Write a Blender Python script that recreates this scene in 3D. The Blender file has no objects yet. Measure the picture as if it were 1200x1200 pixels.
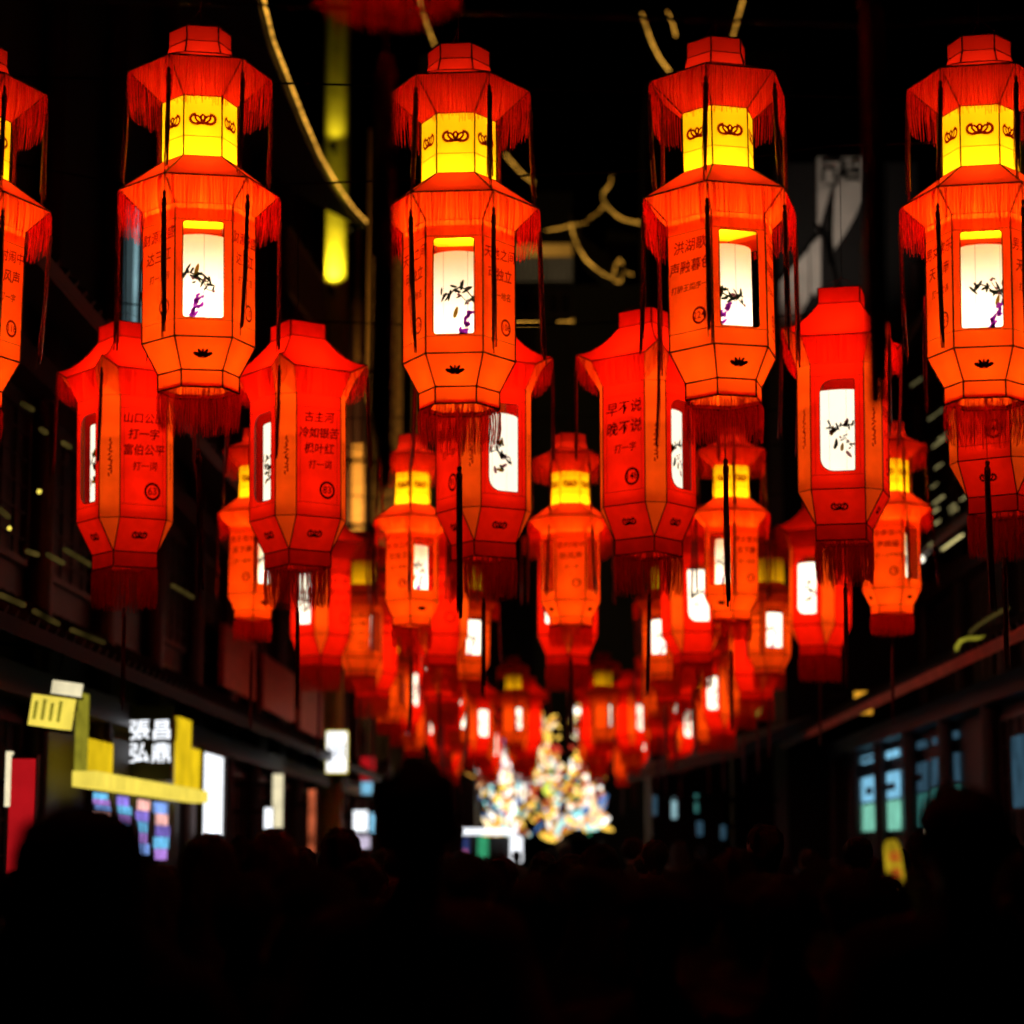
import bpy, bmesh, math, random
from mathutils import Vector, Matrix
R = math.radians
PI = math.pi
rnd = random.Random(7)
S = bpy.context.scene
C = S.collection

# ------------------------------------------------------------------ camera, world, exposure
CAMZ = 1.6
F = 2700.0                      # focal length in pixels of the 1200 px photograph
VPX, HOR = 650.0, 1000.0        # where the street's direction and the horizon fall in the photograph
cam_d = bpy.data.cameras.new('camera')
cam = bpy.data.objects.new('camera', cam_d); C.objects.link(cam)
cam_d.sensor_width = 36.0
cam_d.lens = 36.0 * F / 1200.0
cam_d.clip_start = 0.1
cam_d.clip_end = 2000
PITCH = math.atan((HOR - 600) / F)
YAW = math.atan((VPX - 600) / F)
cam.location = (0, 0, CAMZ)
cam.rotation_euler = (PI / 2 + PITCH, 0, YAW)
cam_d.dof.use_dof = True
cam_d.dof.focus_distance = 12.3
cam_d.dof.aperture_fstop = 1.5
S.camera = cam
CM = cam.rotation_euler.to_matrix()

def ray(px, py):
    return CM @ Vector(((px - 600) / F, (600 - py) / F, -1.0))
def at(px, py, Y):
    """the point on the pixel's ray at street depth Y"""
    d = ray(px, py)
    return Vector((0, 0, CAMZ)) + d * (Y / d.y)
def onx(px, py, X):
    """the point on the pixel's ray on the facade plane x = X"""
    d = ray(px, py)
    return Vector((0, 0, CAMZ)) + d * (X / d.x)

W = bpy.data.worlds.new('World'); S.world = W; W.use_nodes = True
nt = W.node_tree
bg = nt.nodes['Background']
sky = nt.nodes.new('ShaderNodeTexSky'); sky.sky_type = 'NISHITA'; sky.sun_disc = False
sky.sun_elevation = R(-6); sky.sun_rotation = R(200)
nt.links.new(sky.outputs[0], bg.inputs[0])
bg.inputs[1].default_value = 0.02
S.view_settings.view_transform = 'Standard'
S.view_settings.look = 'None'
S.view_settings.exposure = 0.0
S.view_settings.gamma = 1.0
S.cycles.use_denoising = True
S.cycles.max_bounces = 4
S.cycles.diffuse_bounces = 3
S.cycles.glossy_bounces = 2
S.cycles.transmission_bounces = 3
S.cycles.transparent_max_bounces = 4
S.cycles.sample_clamp_indirect = 20.0
S.cycles.use_light_tree = True
S.cycles.use_adaptive_sampling = True
S.cycles.adaptive_threshold = .04
S.cycles.caustics_reflective = False
S.cycles.caustics_refractive = False

# ------------------------------------------------------------------ helpers
class MB:
    def __init__(self): self.v = []; self.f = []; self.m = []
    def add(self, vs, fs, mi=0):
        b = len(self.v); self.v += [tuple(p) for p in vs]
        for f in fs: self.f.append(tuple(b + i for i in f)); self.m.append(mi)
    def quad(self, a, b, c, d, mi=0): self.add((a, b, c, d), ((0, 1, 2, 3),), mi)
    def box(self, x0, x1, y0, y1, z0, z1, mi=0):
        vs = [(x, y, z) for x in (x0, x1) for y in (y0, y1) for z in (z0, z1)]
        self.add(vs, ((0, 1, 3, 2), (4, 6, 7, 5), (0, 4, 5, 1), (2, 3, 7, 6), (0, 2, 6, 4), (1, 5, 7, 3)), mi)
    def tube(self, pts, r, n=6, mi=0, cap=True):
        pts = [Vector(p) for p in pts]
        rs = r if isinstance(r, (list, tuple)) else [r] * len(pts)
        base = len(self.v); up = None
        for i, p in enumerate(pts):
            d = (pts[min(i + 1, len(pts) - 1)] - pts[max(i - 1, 0)])
            if d.length < 1e-9: d = Vector((0, 0, 1))
            d.normalize()
            if up is None: up = Vector((0, 0, 1)) if abs(d.z) < .9 else Vector((1, 0, 0))
            s = d.cross(up)
            if s.length < 1e-6: s = d.cross(Vector((1, .3, 0)))
            s.normalize(); u = s.cross(d); up = u
            for k in range(n):
                a = 2 * PI * k / n
                self.v.append(tuple(p + (s * math.cos(a) + u * math.sin(a)) * rs[i]))
        for i in range(len(pts) - 1):
            for k in range(n):
                a = base + i * n + k; b = base + i * n + (k + 1) % n
                self.f.append((a, b, b + n, a + n)); self.m.append(mi)
        if cap:
            self.f.append(tuple(base + k for k in range(n))[::-1]); self.m.append(mi)
            e = base + (len(pts) - 1) * n
            self.f.append(tuple(e + k for k in range(n))); self.m.append(mi)
    def lathe(self, prof, n=16, c=(0, 0), mi=0, ph=0.0):
        base = len(self.v)
        for r, z in prof:
            for k in range(n):
                a = 2 * PI * k / n + ph
                self.v.append((c[0] + r * math.cos(a), c[1] + r * math.sin(a), z))
        for i in range(len(prof) - 1):
            for k in range(n):
                a = base + i * n + k; b = base + i * n + (k + 1) % n
                self.f.append((a, b, b + n, a + n)); self.m.append(mi)
    def mesh(self, name, mats, smooth=False):
        me = bpy.data.meshes.new(name)
        me.from_pydata(self.v, [], self.f)
        for m in (mats if isinstance(mats, (list, tuple)) else [mats]): me.materials.append(m)
        if any(self.m): me.polygons.foreach_set('material_index', self.m)
        if smooth: me.polygons.foreach_set('use_smooth', [True] * len(me.polygons))
        me.update()
        return me
    def obj(self, name, mats, parent=None, smooth=False):
        return link(name, self.mesh(name, mats, smooth), parent)

def link(name, data, parent=None, loc=None, rz=0.0):
    o = bpy.data.objects.new(name, data); C.objects.link(o)
    if loc is not None: o.location = loc
    if rz: o.rotation_euler = (0, 0, rz)
    if parent is not None: o.parent = parent
    return o
def tag(o, label, cat, group=None):
    o['label'] = label; o['category'] = cat
    if group: o['group'] = group
    return o
def thing(name, label, cat, loc=(0, 0, 0), rz=0.0, group=None):
    return tag(link(name, None, None, loc, rz), label, cat, group)
def struct(o, kind='structure'):
    o['kind'] = kind; return o

# ------------------------------------------------------------------ materials
def newmat(name):
    m = bpy.data.materials.new(name); m.use_nodes = True
    nt = m.node_tree; nt.nodes.clear()
    out = nt.nodes.new('ShaderNodeOutputMaterial')
    return m, nt, out
def noise_col(nt, col, amt, scale, coord='Object', stretch=(1, 1, 1)):
    """a colour that varies by a procedural noise of the surface's own coordinates"""
    tc = nt.nodes.new('ShaderNodeTexCoord'); mp = nt.nodes.new('ShaderNodeMapping')
    mp.inputs['Scale'].default_value = stretch
    nz = nt.nodes.new('ShaderNodeTexNoise'); nz.inputs['Scale'].default_value = scale; nz.inputs['Detail'].default_value = 4
    mr = nt.nodes.new('ShaderNodeMapRange'); mr.inputs[1].default_value = .3; mr.inputs[2].default_value = .7
    mr.inputs[3].default_value = 1 - amt; mr.inputs[4].default_value = 1 + amt
    mx = nt.nodes.new('ShaderNodeMix'); mx.data_type = 'RGBA'; mx.blend_type = 'MULTIPLY'; mx.inputs[0].default_value = 1
    mx.inputs[6].default_value = (*col, 1)
    nt.links.new(tc.outputs[coord], mp.inputs[0]); nt.links.new(mp.outputs[0], nz.inputs['Vector'])
    nt.links.new(nz.outputs[0], mr.inputs[0]); nt.links.new(mr.outputs[0], mx.inputs[7])
    return mx.outputs[2], nz
def fabric(name, t, d=None, k=0.65, amt=.10, scale=9, stretch=(1, 1, 1)):
    m, nt, out = newmat(name)
    tr = nt.nodes.new('ShaderNodeBsdfTranslucent'); df = nt.nodes.new('ShaderNodeBsdfDiffuse')
    mx = nt.nodes.new('ShaderNodeMixShader'); mx.inputs[0].default_value = k
    c, _ = noise_col(nt, t, amt, scale, 'Object', stretch)
    nt.links.new(c, tr.inputs[0])
    df.inputs[0].default_value = (*(d or t), 1)
    nt.links.new(df.outputs[0], mx.inputs[1]); nt.links.new(tr.outputs[0], mx.inputs[2])
    nt.links.new(mx.outputs[0], out.inputs[0])
    return m
def solid(name, col, rough=.6, metal=0, amt=.2, scale=6, bump=0.0, stretch=(1, 1, 1), spec=.5):
    m, nt, out = newmat(name)
    p = nt.nodes.new('ShaderNodeBsdfPrincipled')
    c, nz = noise_col(nt, col, amt, scale, 'Object', stretch)
    nt.links.new(c, p.inputs['Base Color'])
    p.inputs['Roughness'].default_value = rough; p.inputs['Metallic'].default_value = metal
    p.inputs['Specular IOR Level'].default_value = spec
    if bump:
        b = nt.nodes.new('ShaderNodeBump'); b.inputs['Strength'].default_value = bump; b.inputs['Distance'].default_value = .02
        nt.links.new(nz.outputs[0], b.inputs['Height']); nt.links.new(b.outputs[0], p.inputs['Normal'])
    nt.links.new(p.outputs[0], out.inputs[0])
    return m
def glow(name, col, s, amt=.12, scale=5, stretch=(1, 1, 1)):
    m, nt, out = newmat(name)
    e = nt.nodes.new('ShaderNodeEmission'); e.inputs[1].default_value = s
    c, _ = noise_col(nt, col, amt, scale, 'Object', stretch)
    nt.links.new(c, e.inputs[0]); nt.links.new(e.outputs[0], out.inputs[0])
    m.cycles.emission_sampling = 'AUTO' if name in ('lamp_paper', 'far_paper', 'yellow_light', 'white_light') else 'NONE'   # small far signs are found by chance hits alone
    return m

M = {}
M['orange_silk'] = fabric('orange_silk', (.98, .070, .002), (.85, .06, .003), .8, .16, 6)
M['red_silk'] = fabric('red_silk', (.96, .0095, .001), (.8, .010, .002), .8, .14, 7)
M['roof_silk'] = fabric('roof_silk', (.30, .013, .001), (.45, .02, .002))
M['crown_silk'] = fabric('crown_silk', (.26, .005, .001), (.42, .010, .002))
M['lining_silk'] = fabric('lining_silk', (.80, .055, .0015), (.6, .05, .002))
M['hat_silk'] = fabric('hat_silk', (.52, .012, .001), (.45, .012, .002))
M['amber_silk'] = fabric('amber_silk', (.95, .075, .003), (.75, .06, .003), .8)
M['yellow_silk'] = fabric('yellow_silk', (.82, .46, .004), (.7, .45, .01), amt=.06)
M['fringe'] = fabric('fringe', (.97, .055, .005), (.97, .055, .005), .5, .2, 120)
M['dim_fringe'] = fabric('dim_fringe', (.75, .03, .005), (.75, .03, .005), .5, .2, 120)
M['tassel'] = solid('tassel', (.17, .004, .006), .4, 0, .3, 60)
M['wire'] = solid('wire', (.012, .004, .003), .6)
M['seam'] = solid('seam', (.12, .006, .002), .7)
M['ink'] = fabric('ink', (.0025, .001, .001), (.01, .004, .004), .7, .1)
M['red_ink'] = fabric('red_ink', (.13, .003, .003), (.2, .01, .008), .75, .1)
M['disc_ink'] = fabric('disc_ink', (.14, .003, .004), (.15, .01, .01), .75, .1)
M['lamp_paper'] = glow('lamp_paper', (1.0, .85, .63), 1.4, .03, 8)
M['far_paper'] = glow('far_paper', (1.0, .85, .63), 2.5, .03, 8)
M['drum_paper'] = fabric('drum_paper', (.92, .86, .74), (.85, .8, .7), .55, .03, 12)
M['warm_paper'] = glow('warm_paper', (1.0, .80, .55), 4.5, .05, 8)
M['purple_ink'] = fabric('purple_ink', (.22, .012, .28), None, .9, .2, 30)
M['gold_ink'] = fabric('gold_ink', (.14, .07, .004), None, .9, .2, 30)
M['grey_ink'] = fabric('grey_ink', (.014, .016, .010), None, .9, .2, 30)
M['pink_ink'] = fabric('pink_ink', (.16, .05, .06), None, .9, .2, 30)
# ------------------------------------------------------------------ lettering
_tc = {}
def text_geo(s, size, width=1.0):
    """verts and faces of one centred line of lettering, as flat print"""
    if (s, size) not in _tc:
        cu = bpy.data.curves.new('lettering', 'FONT'); cu.body = s; cu.size = size
        cu.align_x = 'CENTER'; cu.align_y = 'CENTER'; cu.resolution_u = 2; cu.offset = size * .012
        o = bpy.data.objects.new('lettering', cu); C.objects.link(o)
        dg = bpy.context.evaluated_depsgraph_get()
        me = bpy.data.meshes.new_from_object(o.evaluated_get(dg), depsgraph=dg)
        _tc[(s, size)] = ([tuple(v.co) for v in me.vertices], [tuple(p.vertices) for p in me.polygons])
        bpy.data.objects.remove(o); bpy.data.curves.remove(cu); bpy.data.meshes.remove(me)
    return _tc[(s, size)]
def put_text(mb, s, size, fr, u, v, mi=0, slant=0.0):
    vs, fs = text_geo(s, size)
    mb.add([fr(u + x + slant * y, v + y + .04 * x) for x, y, _ in vs], fs, mi)
def disc(mb, fr, u, v, r, n=20, mi=0):
    mb.add([fr(u + r * math.cos(2 * PI * k / n), v + r * math.sin(2 * PI * k / n)) for k in range(n)], (tuple(range(n)),), mi)
def blob(mb, fr, u, v, a, b, rot=0.0, n=10, mi=0, jag=0.0, rg=None):
    """a leaf- or petal-shaped brush mark"""
    pts = []
    for k in range(n):
        t = 2 * PI * k / n
        x, y = a * math.cos(t), b * math.sin(t) * (1 - .25 * math.cos(t))
        if jag and rg: q = 1 + rg.uniform(-jag, jag); x *= q; y *= q
        pts.append(fr(u + x * math.cos(rot) - y * math.sin(rot), v + x * math.sin(rot) + y * math.cos(rot)))
    mb.add(pts, (tuple(range(n)),), mi)
def stroke(mb, fr, pts, w, mi=0):
    for i in range(len(pts) - 1):
        (x0, y0), (x1, y1) = pts[i], pts[i + 1]
        d = math.hypot(x1 - x0, y1 - y0) or 1; nx, ny = -(y1 - y0) / d * w / 2, (x1 - x0) / d * w / 2
        mb.add([fr(x0 + nx, y0 + ny), fr(x0 - nx, y0 - ny), fr(x1 - nx, y1 - ny), fr(x1 + nx, y1 + ny)], ((0, 1, 2, 3),), mi)
def teardrop(u, v, L, w, a):
    """outline of a petal rooted at (u, v), leaning by a"""
    pts = []
    for k in range(13):
        t = k / 12 * 2 * PI; y = L * (1 - math.cos(t)) / 2; x = w * math.sin(t) * (.55 + .45 * y / L)
        pts.append((u + x * math.cos(a) + y * math.sin(a), v - x * math.sin(a) + y * math.cos(a)))
    return pts
def lotus_mark(mb, fr, u, v, s):
    """the black lotus mark: upright middle petals between two broad side petals"""
    for a, L, w in ((0, .55, .10), (-.55, .60, .13), (.55, .60, .13), (-1.15, .66, .17), (1.15, .66, .17)):
        pp = teardrop(u, v, L * s, w * s, a); mb.add([fr(*q) for q in pp[:-1]], (tuple(range(12)),))
    stroke(mb, fr, [(u - .3 * s, v - .03 * s), (u, v - .06 * s), (u + .3 * s, v - .03 * s)], .05 * s)
def cloud_mark(mb, fr, u, v, s):
    """the scrolled lotus mark drawn in line"""
    v -= .2 * s
    for a, L, w in ((0, .45, .12), (-.75, .52, .13), (.75, .52, .13)):
        stroke(mb, fr, teardrop(u, v, L * s, w * s, a), .11 * s)
    for sg in (-1, 1):
        arc = [(u + sg * (.34 + .26 * math.cos(t)) * s, v + (.22 + .24 * math.sin(t)) * s) for t in [-2.0 + i * .33 for i in range(12)]]
        stroke(mb, fr, arc, .15 * s)
    stroke(mb, fr, [(u - .25 * s, v - .02 * s), (u, v + .04 * s), (u + .25 * s, v - .02 * s)], .13 * s)

# ------------------------------------------------------------------ lantern geometry
def plate(a, b, c, d, sag=0.0, n=3):
    """a taut cloth panel between four corners (a b lower left/right, c d upper right/left)"""
    mb = MB(); a, b, c, d = map(Vector, (a, b, c, d))
    nrm = (b - a).cross(d - a).normalized()
    vs = []
    for j in range(n + 1):
        for i in range(n + 1):
            u, v = i / n, j / n
            p = a.lerp(b, u).lerp(d.lerp(c, u), v)
            vs.append(p - nrm * sag * 16 * u * (1 - u) * v * (1 - v))
    w = n + 1
    mb.add(vs, [(j * w + i, j * w + i + 1, (j + 1) * w + i + 1, (j + 1) * w + i) for j in range(n) for i in range(n)])
    return mb
def window_plate(fr, u0, u1, v0, v1, wu0, wu1, wv0, wv1, rad):
    """a panel with a window cut out; rad = corner radii (bl, br, tr, tl)"""
    mb = MB(); K = 5
    cs = [(wu0, wv0, 1, 1, PI), (wu1, wv0, -1, 1, 1.5 * PI), (wu1, wv1, -1, -1, 0), (wu0, wv1, 1, -1, .5 * PI)]
    inner = []
    for (x, y, sx, sy, a0), r in zip(cs, rad):
        inner.append([(x + sx * r + r * math.cos(a0 + PI / 2 * k / K), y + sy * r + r * math.sin(a0 + PI / 2 * k / K)) for k in range(K + 1)])
    outer = [(u0, v0), (u1, v0), (u1, v1), (u0, v1)]
    for q in range(4):
        arc = inner[q]; o = outer[q]; n = outer[(q + 1) % 4]; nx = inner[(q + 1) % 4][0]
        for k in range(K):
            mb.add([fr(*o), fr(*arc[k + 1]), fr(*arc[k])], ((0, 1, 2),))
        mb.add([fr(*o), fr(*n), fr(*nx), fr(*arc[-1])], ((0, 1, 2, 3),))
    rim = [p for a in inner for p in a]
    return mb, rim
def hexv(Rr, h, k): a = -PI / 2 - PI / 6 + PI / 3 * k; return Vector((Rr * math.cos(a), Rr * math.sin(a), h))
def hexplate(R0, h0, R1, h1, sag=.004): return plate(hexv(R0, h0, 0), hexv(R0, h0, 1), hexv(R1, h1, 1), hexv(R1, h1, 0), sag)
def strands(mb, p0, p1, L, rg, step=.0062, w=.0034, out=None):
    """loose fringe strands hung along the edge p0-p1"""
    p0, p1 = Vector(p0), Vector(p1); d = p1 - p0; n = max(3, int(d.length / step)); t = d.normalized()
    o = Vector((t.y, -t.x, 0)).normalized()
    clump = 0.0
    for i in range(n):
        if rg.random() < .12: clump = rg.uniform(-.006, .006)
        p = p0 + d * ((i + rg.uniform(.1, .9)) / n)
        l = L * rg.uniform(.88, 1.06); ww = w * rg.uniform(.7, 1.3)
        q = p + Vector((0, 0, -l * .5)) + t * (clump * .5 + rg.uniform(-.002, .002)) + o * rg.uniform(-.003, .004)
        e = p + Vector((0, 0, -l)) + t * (clump + rg.uniform(-.004, .004)) + o * rg.uniform(-.006, .006)
        a = rg.uniform(-.9, .9); s = (t * math.cos(a) + o * math.sin(a)) * ww / 2
        p2 = p + o * .010 + Vector((0, 0, -.022)); q += o * .010; p = p + Vector((0, 0, .004))
        mb.add([p - s, p + s, p2 + s, p2 - s, q + s, q - s, e + s * .7, e - s * .7], ((0, 1, 2, 3), (3, 2, 4, 5), (5, 4, 6, 7)))
def tassel_mesh(cord, L, rg, w=.013, n=11, swing=0.0, low=False):
    """cord, knot, bound head and a skirt of strands"""
    mb = MB()
    sw = lambda z: Vector((swing * (z / (cord + L)) ** 2, 0, z))
    mb.tube([sw(0), sw(-cord * .5), sw(-cord)], .0022, 4)
    k = -cord
    mb.lathe([(.002, k + .02), (w * .75, k + .008), (w * .55, k - .012), (w * .9, k - .022), (w, k - .045), (w * .8, k - .06)], 7, (swing * (cord / (cord + L)) ** 2, 0))
    for i in range(n):
        a = 2 * PI * i / n + rg.uniform(-.2, .2); l = L * rg.uniform(.86, 1.04)
        r0, r1 = w * rg.uniform(.5, .9), w * rg.uniform(.8, 1.35)
        d = Vector((math.cos(a), math.sin(a), 0)); s = Vector((-d.y, d.x, 0)) * w * rg.uniform(.25, .42)
        z0, z1, z2 = k - .05, k - .05 - l * .5, k - .05 - l
        p = [sw(z0) + d * r0, sw(z1) + d * (r0 + r1) / 2 * rg.uniform(.8, 1.1), sw(z2) + d * r1 * rg.uniform(.4, 1.2)]
        mb.add([p[0] - s, p[0] + s, p[1] + s, p[1] - s, p[2] + s * .6, p[2] - s * .6], ((0, 1, 2, 3), (3, 2, 4, 5)))
    return mb

# sizes of the six-sided lantern, metres above its lower rim
AB, AB1, AB2 = .187, .079, .222          # lower band radius, band top, body bottom
AR, ATOP = .262, .847                    # body radius, body top
ARIM, AHR = .375, .954                   # wide hat rim
AY, AY0, AY1 = .176, 1.092, 1.380         # yellow box
AU, AUH = .335, 1.527                    # upper hat rim
AC0, ACH0, AC1, ACH1, ACH2 = .164, 1.592, .146, 1.655, 1.729
rgA = random.Random(11)
def sideframe(ap, off=.002): return lambda u, v: Vector((u, -(ap + off), v))
A_AP = AR * math.cos(PI / 6)
frA = sideframe(A_AP)
HM = {}
HM['band'] = hexplate(AB, 0, AB, AB1, 0).mesh('band', M['orange_silk'])
HM['lower_panel'] = hexplate(AB, AB1, AR, AB2).mesh('lower_panel', M['orange_silk'])
HM['riddle_panel'] = hexplate(AR, AB2, AR, ATOP, .003).mesh('riddle_panel', M['orange_silk'])
_w, A_RIM = window_plate(sideframe(A_AP, 0), -AR / 2, AR / 2, AB2, ATOP, -.0965, .092, .309, .762, (.014,) * 4)
HM['window_panel'] = _w.mesh('window_panel', M['orange_silk'])
HM['hat_lining'] = hexplate(AR, ATOP, ARIM, AHR, .004).mesh('hat_lining', M['lining_silk'])
HM['hat_roof'] = hexplate(ARIM, AHR, AY, AY0, .012).mesh('hat_roof', M['roof_silk'])
HM['yellow_panel'] = hexplate(AY, AY0, AY, AY1, 0).mesh('yellow_panel', M['yellow_silk'])
HM['crown_lining'] = hexplate(AY, AY1, AU, AUH, .004).mesh('crown_lining', M['hat_silk'])
HM['crown_roof'] = hexplate(AU, AUH, AC0, ACH0, .008).mesh('crown_roof', M['crown_silk'])
mb = MB()
for k in range(6):
    mb.quad(hexv(AC0, ACH0, k), hexv(AC0, ACH0, k + 1), hexv(AC1, ACH1, k + 1), hexv(AC1, ACH1, k))
    mb.quad(hexv(AC1, ACH1, k), hexv(AC1, ACH1, k + 1), hexv(AC1, ACH2, k + 1), hexv(AC1, ACH2, k))
mb.add([hexv(AC1, ACH2 - .004, k) for k in range(6)], ((0, 1, 2, 3, 4, 5),))
HM['cap'] = mb.mesh('cap', M['crown_silk'])
mb = MB(); mb.add([hexv(AB - .004, .02, k) for k in range(6)], ((0, 1, 2, 3, 4, 5),)); HM['base_cloth'] = mb.mesh('base_cloth', M['orange_silk'])
mb = MB()
for k in range(6): mb.quad(hexv(.235, ATOP - .012, k), hexv(.235, ATOP - .012, k + 1), hexv(.004, ATOP - .004, k + 1), hexv(.004, ATOP - .004, k))
HM['added_ceiling'] = mb.mesh('added_ceiling', M['yellow_silk'])  # added yellow lid: tints the window tops and blocks the hat bulb
# wire frame
mb = MB(); r = .0042
rings = [(AB, 0), (AB, AB1), (AR, AB2), (AR, ATOP), (ARIM, AHR), (AY, AY0), (AY, AY1), (AU, AUH), (AC0, ACH0), (AC1, ACH1), (AC1, ACH2)]
for q, (rr, h) in enumerate(rings):
    thin = (rr, h) in ((AR, ATOP), (AY, AY0), (AY, AY1), (AC1, ACH1))
    for k in range(6): mb.tube([hexv(rr + .002, h, k), hexv(rr + .002, h, k + 1)], .0026 if thin else r, 5, 1 if thin else 0, False)
for k in range(6):
    for q in range(len(rings) - 1): mb.tube([hexv(rings[q][0] + .002, rings[q][1], k), hexv(rings[q + 1][0] + .002, rings[q + 1][1], k)], .0038, 5, 0, False)
    for h in (.301, .771): mb.tube([hexv(AR + .0015, h, k), hexv(AR + .0015, h, k + 1)], .0016, 4, 1, False)
    mb.tube([hexv(AY + .0015, 1.186, k), hexv(AY + .0015, 1.186, k + 1)], .0016, 4, 1, False)
    if k % 2 == 0:
        ra = PI / 3 * k; mt = Matrix.Rotation(ra, 3, 'Z')
        mb.tube([mt @ sideframe(A_AP, .001)(*p) for p in A_RIM + A_RIM[:1]], .0028, 5, 0, False)
HM['wire_frame'] = mb.mesh('wire_frame', [M['wire'], M['seam']])
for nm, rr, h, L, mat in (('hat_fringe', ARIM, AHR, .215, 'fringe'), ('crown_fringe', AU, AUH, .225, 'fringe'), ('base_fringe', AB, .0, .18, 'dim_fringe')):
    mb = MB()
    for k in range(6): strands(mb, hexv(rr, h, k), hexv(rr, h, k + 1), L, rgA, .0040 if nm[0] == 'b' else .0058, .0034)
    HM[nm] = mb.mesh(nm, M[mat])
TS = [tassel_mesh(.10, .60, rgA, swing=s).mesh('tassel', M['tassel']) for s in (0, .03, -.02)]
TC = [tassel_mesh(.08, .42, rgA, swing=s).mesh('tassel', M['tassel']) for s in (0, .02, -.015)]
TBOT = [tassel_mesh(.30, .62, rgA, .016, 13, s).mesh('base_tassel', M['tassel']) for s in (0, .02)]
# painted paper drum inside
ADR, AD0, AD1 = .142, .255, .722
mb = MB(); mb.lathe([(ADR, AD0), (ADR, AD1)], 24); mb.lathe([(.02, AD0), (ADR, AD0)], 24)
HM['lamp_drum'] = mb.mesh('lamp_drum', M['drum_paper'], True); HM['far_drum'] = mb.mesh('lamp_drum', M['far_paper'], True)
def drumframe(Rd, a0): return lambda u, v: Vector(((Rd + .0015) * math.sin(a0 + u / Rd), -(Rd + .0015) * math.cos(a0 + u / Rd), v))
def painting(rg, kind, Rd, h0, h1):
    """ink print on the paper drum: branch, leaves, blossom, seams; one copy towards each window"""
    mb = MB()
    for q in range(3 if kind != 'b' else 2):
        fr = drumframe(Rd, (2 * PI / 3 if kind != 'b' else PI) * q - (.75 if kind == 'b' else 0))
        H = h1 - h0
        for s in (-.07, .045): stroke(mb, fr, [(s, h0), (s, h1)], .0016, 4)
        yb = h0 + H * rg.uniform(.5, .62); x = -.075
        pts = [(x, yb)]
        for i in range(6):
            x += rg.uniform(.018, .032); yb += rg.uniform(-.035, .02); pts.append((x, yb))
        stroke(mb, fr, pts, .007, 0)
        for (px, py) in pts:
            for j in range(2):
                blob(mb, fr, px + rg.uniform(-.012, .012), py + rg.uniform(-.015, .02), rg.uniform(.014, .032), .0065, rg.uniform(-2.4, .6), 8, 0, .15, rg)
        yb = h0 + H * rg.uniform(.36, .48); x = .085; pts = [(x, yb)]
        for i in range(4):
            x -= rg.uniform(.016, .028); yb += rg.uniform(-.02, .04); pts.append((x, yb))
        stroke(mb, fr, pts, .004, 0)
        for (px, py) in pts:
            blob(mb, fr, px + rg.uniform(-.01, .01), py + rg.uniform(-.012, .02), rg.uniform(.010, .022), .0045, rg.uniform(.3, 2.8), 8, 0, .15, rg)
            if rg.random() < .6: blob(mb, fr, px + rg.uniform(-.01, .01), py + rg.uniform(-.02, .012), .009, .007, rg.uniform(0, 3), 8, 4)
        if kind != 'b':
            cx = rg.uniform(-.06, .03); cy = h0 + H * .1
            for j in range(22):
                t = j / 22
                blob(mb, fr, cx + t * .06 + rg.uniform(-.018, .018), cy + t * H * .3 + rg.uniform(-.008, .008), rg.uniform(.010, .020), .008, rg.uniform(.3, 1.5), 7, 1)
            stroke(mb, fr, [(cx, cy), (cx + .07, cy + H * .34)], .002, 3)
            blob(mb, fr, rg.uniform(-.05, .06), h0 + H * rg.uniform(.35, .75), .030, .010, 1.3, 8, 2)
        else:
            for j in range(9): blob(mb, fr, rg.uniform(-.05, .08), h0 + H * rg.uniform(.3, .7), .030, .012, rg.uniform(-1, 2), 8, (4, 2, 0)[j % 3])
    return mb
INKS = [M['grey_ink'], M['purple_ink'], M['gold_ink'], M['grey_ink'], M['pink_ink']]
PAINT = [painting(rgA, 'a', ADR, AD0, AD1).mesh('ink_painting', INKS) for _ in range(4)]
# marks on the cloth
frL = None
a0, b0 = hexv(AB, AB1, 0), hexv(AB, AB1, 1); a1 = hexv(AR, AB2, 0)
mid0 = (a0 + b0) / 2; up = ((hexv(AR, AB2, 0) + hexv(AR, AB2, 1)) / 2 - mid0); uz = up.normalized(); nn = Vector((1, 0, 0)).cross(uz)
mb = MB(); lotus_mark(mb, lambda u, v: mid0 + Vector((u, 0, 0)) + uz * v + nn * .003, 0, up.length * .40, .074)
HM['lotus_mark'] = mb.mesh('lotus_mark', M['ink'])
mb = MB(); frY = sideframe(AY * math.cos(PI / 6), .003); cloud_mark(mb, frY, 0, AY1 - .115, .098); HM['cloud_mark'] = mb.mesh('cloud_mark', M['disc_ink'])
def riddle_mesh(lines, num, half, v0, v1, fr, inks, big=.066):
    n = len(lines); Hh = v1 - v0; me = []
    y = v1 - Hh * (.13 if n <= 3 else .10)
    for i, t in enumerate(lines):
        small = i == n - 1
        sz = min(big * (.62 if small else 1.0 if n <= 3 else .8), 2 * half * .96 / len(t))
        mb = MB(); put_text(mb, t, sz, fr, .004 if not small else .012, y, 0, .10); me.append(mb.mesh('riddle_line', inks[0]))
        y -= Hh * (.215 if n <= 3 else .17)
    d = MB(); cr = big * .62; nr = 24
    ring = [(half * .38 + q * cr * math.cos(2 * PI * k / nr), v0 + Hh * .13 + q * cr * math.sin(2 * PI * k / nr)) for q in (1, .74) for k in range(nr)]
    d.add([fr(*q) for q in ring], [(k, (k + 1) % nr, nr + (k + 1) % nr, nr + k) for k in range(nr)])
    dm = d.mesh('number_disc', inks[1])
    t = MB(); put_text(t, num, big * .72, lambda u, v: fr(u, v) + fr.n * .0012, half * .38, v0 + Hh * .13)
    return me, dm, t.mesh('number', inks[2])
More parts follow.
